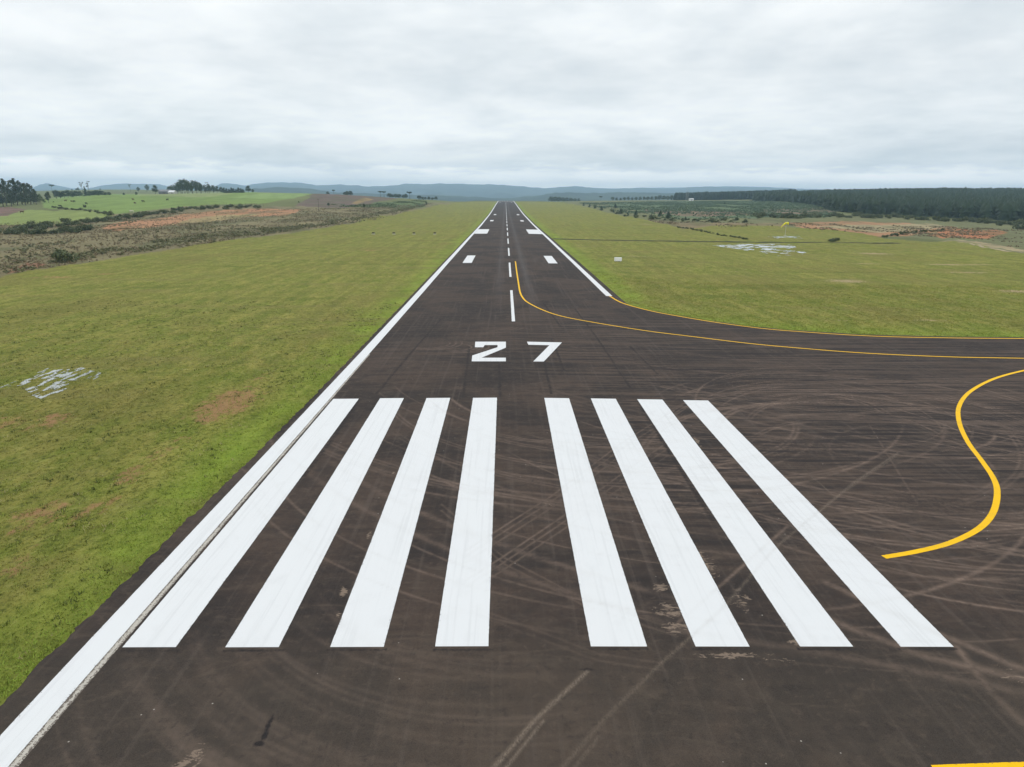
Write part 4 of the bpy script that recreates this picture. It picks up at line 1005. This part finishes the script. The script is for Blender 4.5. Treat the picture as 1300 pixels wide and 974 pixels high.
bush(at(83, 333), 1.4, 'dark green bush at the edge of the left grass strip', None); bush(at(108, 263.5), .9, 'small dark bush low in the green field', None); bush(at(139, 273.5), 1.3, 'round bush at the corner of the green field', None)
g = 'hedge in front of the right forest'
for u, v in along([(960, 276), (1020, 276), (1080, 275.5), (1140, 277), (1200, 280), (1240, 282), (1300, 287)], 74, 4):
    bush(at(u, v), random.uniform(1.0, 2.0), 'green bush in the hedge between the forest and the red earth', g)
g = 'low bushes along the right ditch'
for u, v in along([(858, 288), (885, 293), (915, 299), (950, 304.5)], 26, 1.2):
    bush(at(u, v), random.uniform(.22, .5), 'low dark bush along the slanting ditch in the right grass', g)
for u, v in along([(1055, 307), (1062, 306.5)], 3, 1): bush(at(u, v), .7, 'small dark bush on the right end of the drain line', 'bushes on the drain line')
bush(at(1266, 286.5), 1.5, 'dark bush in front of the forest, left of the right frame edge', None); bush(at(1297, 291), 2.2, 'large dark bush at the right frame edge', None)
for u, v in along([(1120, 301.5), (1160, 296), (1200, 293)], 12, 2): bush(at(u, v), .7, 'small bush on the bank between the red earth patches', 'bank bushes by the red earth')
for u, v in along([(770, 268), (800, 275), (840, 279), (880, 281), (950, 282)], 22, 4): bush(at(u, v), random.uniform(.7, 1.4), 'scrubby bush beside the right strip near the pines', 'scrubby bushes near the right pines')

# ------------------------------------------------------------------ DRAIN (dark line across the right grass)
DR = plain('dark_drain_grass', (.030, .036, .016), .9, .4, .5)  # dark tone for the strip laid along the drain line
def gstrip(name, pix, wd, mat, lift=.03, seed=3):
    P = np.array([at(*q_)[:2] for q_ in pix]); t = np.linspace(0, len(P)-1, 160); X_ = np.interp(t, range(len(P)), P[:, 0]); Y_ = np.interp(t, range(len(P)), P[:, 1])
    T = np.gradient(np.stack([X_, Y_], 1), axis=0); T /= np.linalg.norm(T, axis=1)[:, None]; Nn = np.stack([-T[:, 1], T[:, 0]], 1)
    w2 = wd*(.4+.9*fbm(X_/5, Y_/5, seed)); rowsV = []
    for s in (-.5, -.15, .15, .5):
        xx = X_+Nn[:, 0]*w2*s; yy = Y_+Nn[:, 1]*w2*s; rowsV.append(np.stack([xx, yy, H(xx, yy)+lift+(.0 if abs(s) > .3 else .015)], 1))
    Vv = np.stack(rowsV, 1).reshape(-1, 3); ii = np.arange(159)[:, None]*4; jj = np.arange(3)[None]
    Ff = np.stack([(ii+jj).ravel(), (ii+4+jj).ravel(), (ii+5+jj).ravel(), (ii+1+jj).ravel()], 1)
    return tag(link(name, mesh_np(name, Vv, Ff, mat)), kind='structure')
gstrip('drain_channel', [(702, 303.5), (760, 305), (830, 306), (900, 307), (960, 308), (1060, 308.3), (1140, 309)], 4.0, DR, .09)
PATHM = plain('pale_track_soil', (.33, .27, .17), .95, .3, .4)
gstrip('track', [(1198, 307), (1232, 309), (1262, 316), (1300, 321)], 1.8, PATHM, .05)

# ------------------------------------------------------------------ WINDSOCK
SOCK = plain('yellow_fabric', (.80, .72, .03), .8, .08); POLE = plain('pale_metal', (.50, .50, .48), .5, .1); CONC = plain('concrete', (.50, .48, .44), .85, .15); DRK = plain('dark_housing', (.03, .03, .035), .6)
wx, wy, wz = at(996.5, 300)
e = tag(empty('windsock', (wx, wy, wz)), 'yellow windsock drooping from a thin pale pole in the right grass', 'windsock')
sz = wy/865.0
hp = 16.2*sz
link('pole', MB().cone((0, 0, -.2), (0, 0, hp), .07, .05, 10).me('pole', POLE), e)
link('base', MB().box((0, 0, .05), (1.0, 1.0, .3), bev=.03).me('base', CONC), e)
link('hoop', MB().cone((.06, 0, hp-.15), (-.06, 0, hp-.15), .52, .52, 16).me('hoop', POLE), e)
pts = [(.9, hp-.25, .50), (.3, hp-.12, .50), (-.3, hp-.18, .46), (-.9, hp-.5, .38), (-1.5, hp-1.15, .30), (-2.0, hp-1.7, .24)]
bm = bmesh.new(); prev = None
for (px_, pz_, r_) in pts:
    ring = []
    for k in range(14):
        a = 2*math.pi*k/14; ring.append(bm.verts.new((px_+.25*math.sin(a)*r_*(1 if px_ < -.4 else 0), math.cos(a)*r_, pz_+math.sin(a)*r_)))
    if prev:
        for k in range(14): bm.faces.new((prev[k], prev[(k+1) % 14], ring[(k+1) % 14], ring[k]))
    prev = ring
m = bpy.data.meshes.new('sock'); bm.to_mesh(m); bm.free(); m.materials.append(SOCK); link('sock', m, e)

# ------------------------------------------------------------------ WHITE MARKER BOX
bx, by, bz = at(784.5, 332.5)
e = tag(empty('marker_box', (bx, by, bz)), 'white box standing alone on the grass right of the runway', 'marker box')
WB = plain('white_board', (.88, .88, .88), .5, .04)
link('board', MB().box((0, 0, .62), (1.75, .9, .85), bev=.04).me('board', WB), e)
for sx in (-.6, .6): link('leg', MB().box((sx, 0, .08), (.14, .6, .3)).me('leg', CONC), e)
# ------------------------------------------------------------------ APPROACH LIGHT UNITS (four on the left grass)
for i_, (u, lb) in enumerate([(474, 'leftmost'), (500, 'second from the left'), (525.5, 'third from the left'), (552, 'nearest the runway')]):
    p = at(u, 297.6+.01*i_)
    if i_ == 0:
        papi = empty('approach_light_unit', p)
        link('housing', MB().box((0, 0, .62), (1.05, .75, .38), bev=.04).me('housing', DRK), papi)
        link('lens_plate', MB().box((0, -.385, .62), (.85, .04, .24)).me('lens_plate', plain('dark_glass', (.05, .02, .02), .1, .1)), papi)
        link('pad', MB().box((0, 0, .08), (1.3, 1.3, .16), bev=.02).me('pad', CONC), papi)
        for sx in (-.35, .35): link('leg', MB().cone((sx, 0, .1), (sx, 0, .45), .04, .04, 8).me('leg', POLE), papi)
        o = papi
    else: o = copy_tree(papi); o.location = p
    tag(o, 'dark light unit on the left grass, '+lb+' of four', 'light unit', 'row of four approach light units')

# ------------------------------------------------------------------ COWS
HIDE = {'black': plain('black_hide', (.015, .013, .012), .7, .3), 'brown': plain('brown_hide', (.10, .055, .035), .7, .3), 'pale': plain('cream_hide', (.62, .58, .48), .7, .1)}
def cow_mesh(mat):
    bm = bmesh.new(); J = [(-.75, 0, 1.18, .33), (-.25, 0, 1.15, .40), (.35, 0, 1.17, .39), (.75, 0, 1.25, .30), (1.08, 0, 1.42, .18), (1.32, 0, 1.48, .15), (1.58, 0, 1.33, .09)]
    me_ = bpy.data.meshes.new('cow'); V_ = [j_[:3] for j_ in J]; R_ = [j_[3] for j_ in J]; E_ = [(k, k+1) for k in range(len(J)-1)]
    def chain(root, pts):
        p = root
        for (x, y, z, r_) in pts: V_.append((x, y, z)); R_.append(r_); E_.append((p, len(V_)-1)); p = len(V_)-1
    for s in (-1, 1):
        chain(0, [(-.80, .20*s, .85, .17), (-.90, .22*s, .50, .09), (-.80, .22*s, .22, .06), (-.78, .22*s, .03, .07)])
        chain(3, [(.72, .19*s, .80, .13), (.74, .20*s, .42, .075), (.72, .20*s, .18, .055), (.74, .20*s, .03, .065)])
        chain(5, [(1.30, .17*s, 1.55, .04), (1.28, .27*s, 1.52, .03)])
    chain(0, [(-1.08, 0, 1.25, .05), (-1.14, 0, .75, .03), (-1.14, 0, .55, .05)])
    me_.from_pydata(V_, E_, []); me_.skin_vertices.new() if hasattr(me_.skin_vertices, 'new') else None
    me_.materials.append(mat); bm.free(); return me_, R_
def cow(loc, kind, label, rz):
    me_, R_ = COWM[kind]; o = link('cow', me_, None, loc); o.rotation_euler = (0, 0, rz)
    md = o.modifiers.new('Skin', 'SKIN'); sv = me_.skin_vertices[0].data if len(me_.skin_vertices) else None
    if sv:
        for k, r_ in enumerate(R_): sv[k].radius = (r_, r_); sv[k].use_root = (k == 1)
    s2 = o.modifiers.new('Sub', 'SUBSURF'); s2.levels = 1; s2.render_levels = 1
    return tag(o, label, 'cow', 'cattle grazing in the left green field')
COWM = {k: cow_mesh(m_) for k, m_ in HIDE.items()}
for (u, v, k, lb) in [(83.5, 256, 'brown', 'faint brown cow, leftmost in the green field'), (91.5, 257, 'brown', 'small brown cow left of a touching pair'), (94.5, 257, 'black', 'small dark cow right of a touching pair'), (76.5, 263, 'black', 'dark cow close to the trees at the field corner'),
                      (109.8, 259.8, 'black', 'black cow standing in the middle of the left green field'), (169, 254.5, 'brown', 'brown cow upper of the two near the field centre'), (171.5, 259.3, 'brown', 'brown cow lower of the two near the field centre'), (181.8, 257, 'black', 'black cow standing right of the brown pair'),
                      (212.5, 254.8, 'black', 'black cow alone near the far right of the herd'), (167.5, 270.3, 'pale', 'cream cow at the foot of the green field')]:
    cow(at(u, v), k, lb, random.choice([0, math.pi])+random.uniform(-.5, .5))
cow(at(28, 271), 'brown', 'brown cow grazing in the near pale paddock', .2); 

# ------------------------------------------------------------------ FARM BUILDINGS
ROOFW = plain('pale_sheet_roof', (.66, .67, .68), .4, .08); ROOFG = plain('grey_roof', (.16, .17, .19), .6, .15); WALLC = plain('cream_wall', (.50, .48, .43), .8, .1); WALLD = plain('weathered_wall', (.15, .15, .16), .85, .2); GLS = plain('window_glass', (.03, .035, .04), .1, .1); WOOD = plain('old_wood', (.13, .10, .075), .9, .3)
def house(loc, L, D, hw, hr, rz, wall, roof, name, label, win=3):
    e = tag(empty(name, loc, rz), label, 'building')
    b = MB(); b.box((0, 0, hw/2-.4), (L, D, hw+.8)); 
    b.ngon([(-L/2, -D/2, hw+.001), (-L/2, D/2, hw+.001), (-L/2, 0, hw+hr)]); b.ngon([(L/2, D/2, hw+.001), (L/2, -D/2, hw+.001), (L/2, 0, hw+hr)])
    link('wall', b.me('wall', wall), e)
    o_ = .5; b = MB()
    for s in (-1, 1):
        ed = (s*(D/2+o_), hw-hr*o_/(D/2)*1.0)
        vs = [(-L/2-o_, ed[0], ed[1]+.05), (L/2+o_, ed[0], ed[1]+.05), (L/2+o_, 0, hw+hr+.05), (-L/2-o_, 0, hw+hr+.05)]
        up = [(x, y, z+.12) for x, y, z in vs]; V_ = [b.bm.verts.new(p) for p in vs+up]
        for f in ((0, 1, 2, 3), (7, 6, 5, 4), (0, 4, 5, 1), (1, 5, 6, 2), (2, 6, 7, 3), (3, 7, 4, 0)): b.bm.faces.new([V_[k] for k in f])
    link('roof', b.me('roof', roof), e)
    for k in range(win):
        x = -L/2+L*(k+1)/(win+1)
        if k == win//2: 
            d_ = link('door', MB().box((x, -D/2-.03, 1.05), (1.0, .08, 2.1)).me('door', WOOD), e)
        else:
            wf = link('window', MB().box((x, -D/2-.03, 1.6), (1.3, .08, 1.1)).me('window', ROOFW), e); link('pane', MB().box((x, -D/2-.08, 1.6), (1.1, .04, .9)).me('pane', GLS), wf)
    return e
house(on(210, 880), 13, 9, 3.2, 2.0, .15, WALLD, ROOFG, 'farmhouse', 'grey walled farmhouse beside the dark trees on the left skyline')
house(on(219.5, 850), 7.5, 6.5, 1.9, 1.9, -.25, WALLC, ROOFW, 'farm_shed', 'small shed with bright white roof right of the grey farmhouse', 2)
house(on(207, 960), 9, 8, 4.6, 1.3, .1, WALLC, ROOFW, 'farm_barn', 'pale roofed barn showing behind the grey farmhouse', 3)
house(on(878, 1250), 7, 5, 2.6, 1.2, .1, WB, ROOFW, 'white_hut', 'small white hut in front of the far right forest', 3)
for u, lb in ((871.5, 'left of the white hut'), (873.6, 'just beside the white hut')):
    p = on(u, 1260); e = tag(empty('radio_mast', p), 'thin pale mast standing '+lb, 'mast', 'thin masts by the white hut')
    link('pole', MB().cone((0, 0, -.3), (0, 0, 22), .22, .10, 8).me('pole', POLE), e)
    link('crossarm', MB().box((0, 0, 20.5), (1.6, .1, .1)).me('crossarm', POLE), e)
p = at(404.8, 268); e = tag(empty('utility_pole', p), 'thin dark utility pole rising from the left scrub', 'pole')
link('pole', MB().cone((0, 0, -.3), (0, 0, 8.2), .17, .11, 8).me('pole', WOOD), e); link('crossarm', MB().box((0, 0, 7.7), (1.8, .12, .12)).me('crossarm', WOOD), e)
# wooden fence above the red earth
fx = [at(u, 263.0-(u-255)*.012) for u in np.linspace(255, 334, 30)]
e = tag(empty('wire_fence', fx[0]), 'old fence of uneven dark wooden posts above the red earth', 'fence')
o0 = Vector(fx[0])
for k, p in enumerate(fx):
    q_ = Vector(p)-o0; h_ = random.uniform(1.5, 3.0)
    link('post', MB().cone(q_-Vector((0, 0, .3)), q_+Vector((random.uniform(-.2, .2), 0, h_)), .11, .08, 6).me('post', WOOD), e)
for hz in (.5, 1.1):
    b = MB()
    for a_, b_ in zip(fx[:-1], fx[1:]): b.cone(Vector(a_)-o0+Vector((0, 0, hz)), Vector(b_)-o0+Vector((0, 0, hz)), .012, .012, 4)
    link('wire', b.me('wire', POLE), e)

# ------------------------------------------------------------------ HAZE
b = MB(); zb, zt = -75.0, 215.0
b.box((0, 0, (zb+zt)/2), (24600, 24200, zt-zb))
hm = bpy.data.materials.new('haze'); hm.use_nodes = True; ht = hm.node_tree; ht.nodes.clear()
vo = ht.nodes.new('ShaderNodeVolumePrincipled'); vo.inputs['Color'].default_value = (.54, .78, 1.0, 1); vo.inputs['Density'].default_value = 1.4e-4; vo.inputs['Anisotropy'].default_value = 0.1
oo = ht.nodes.new('ShaderNodeOutputMaterial'); ht.links.new(vo.outputs[0], oo.inputs['Volume'])
tag(link('haze', b.me('haze', hm)), kind='stuff')
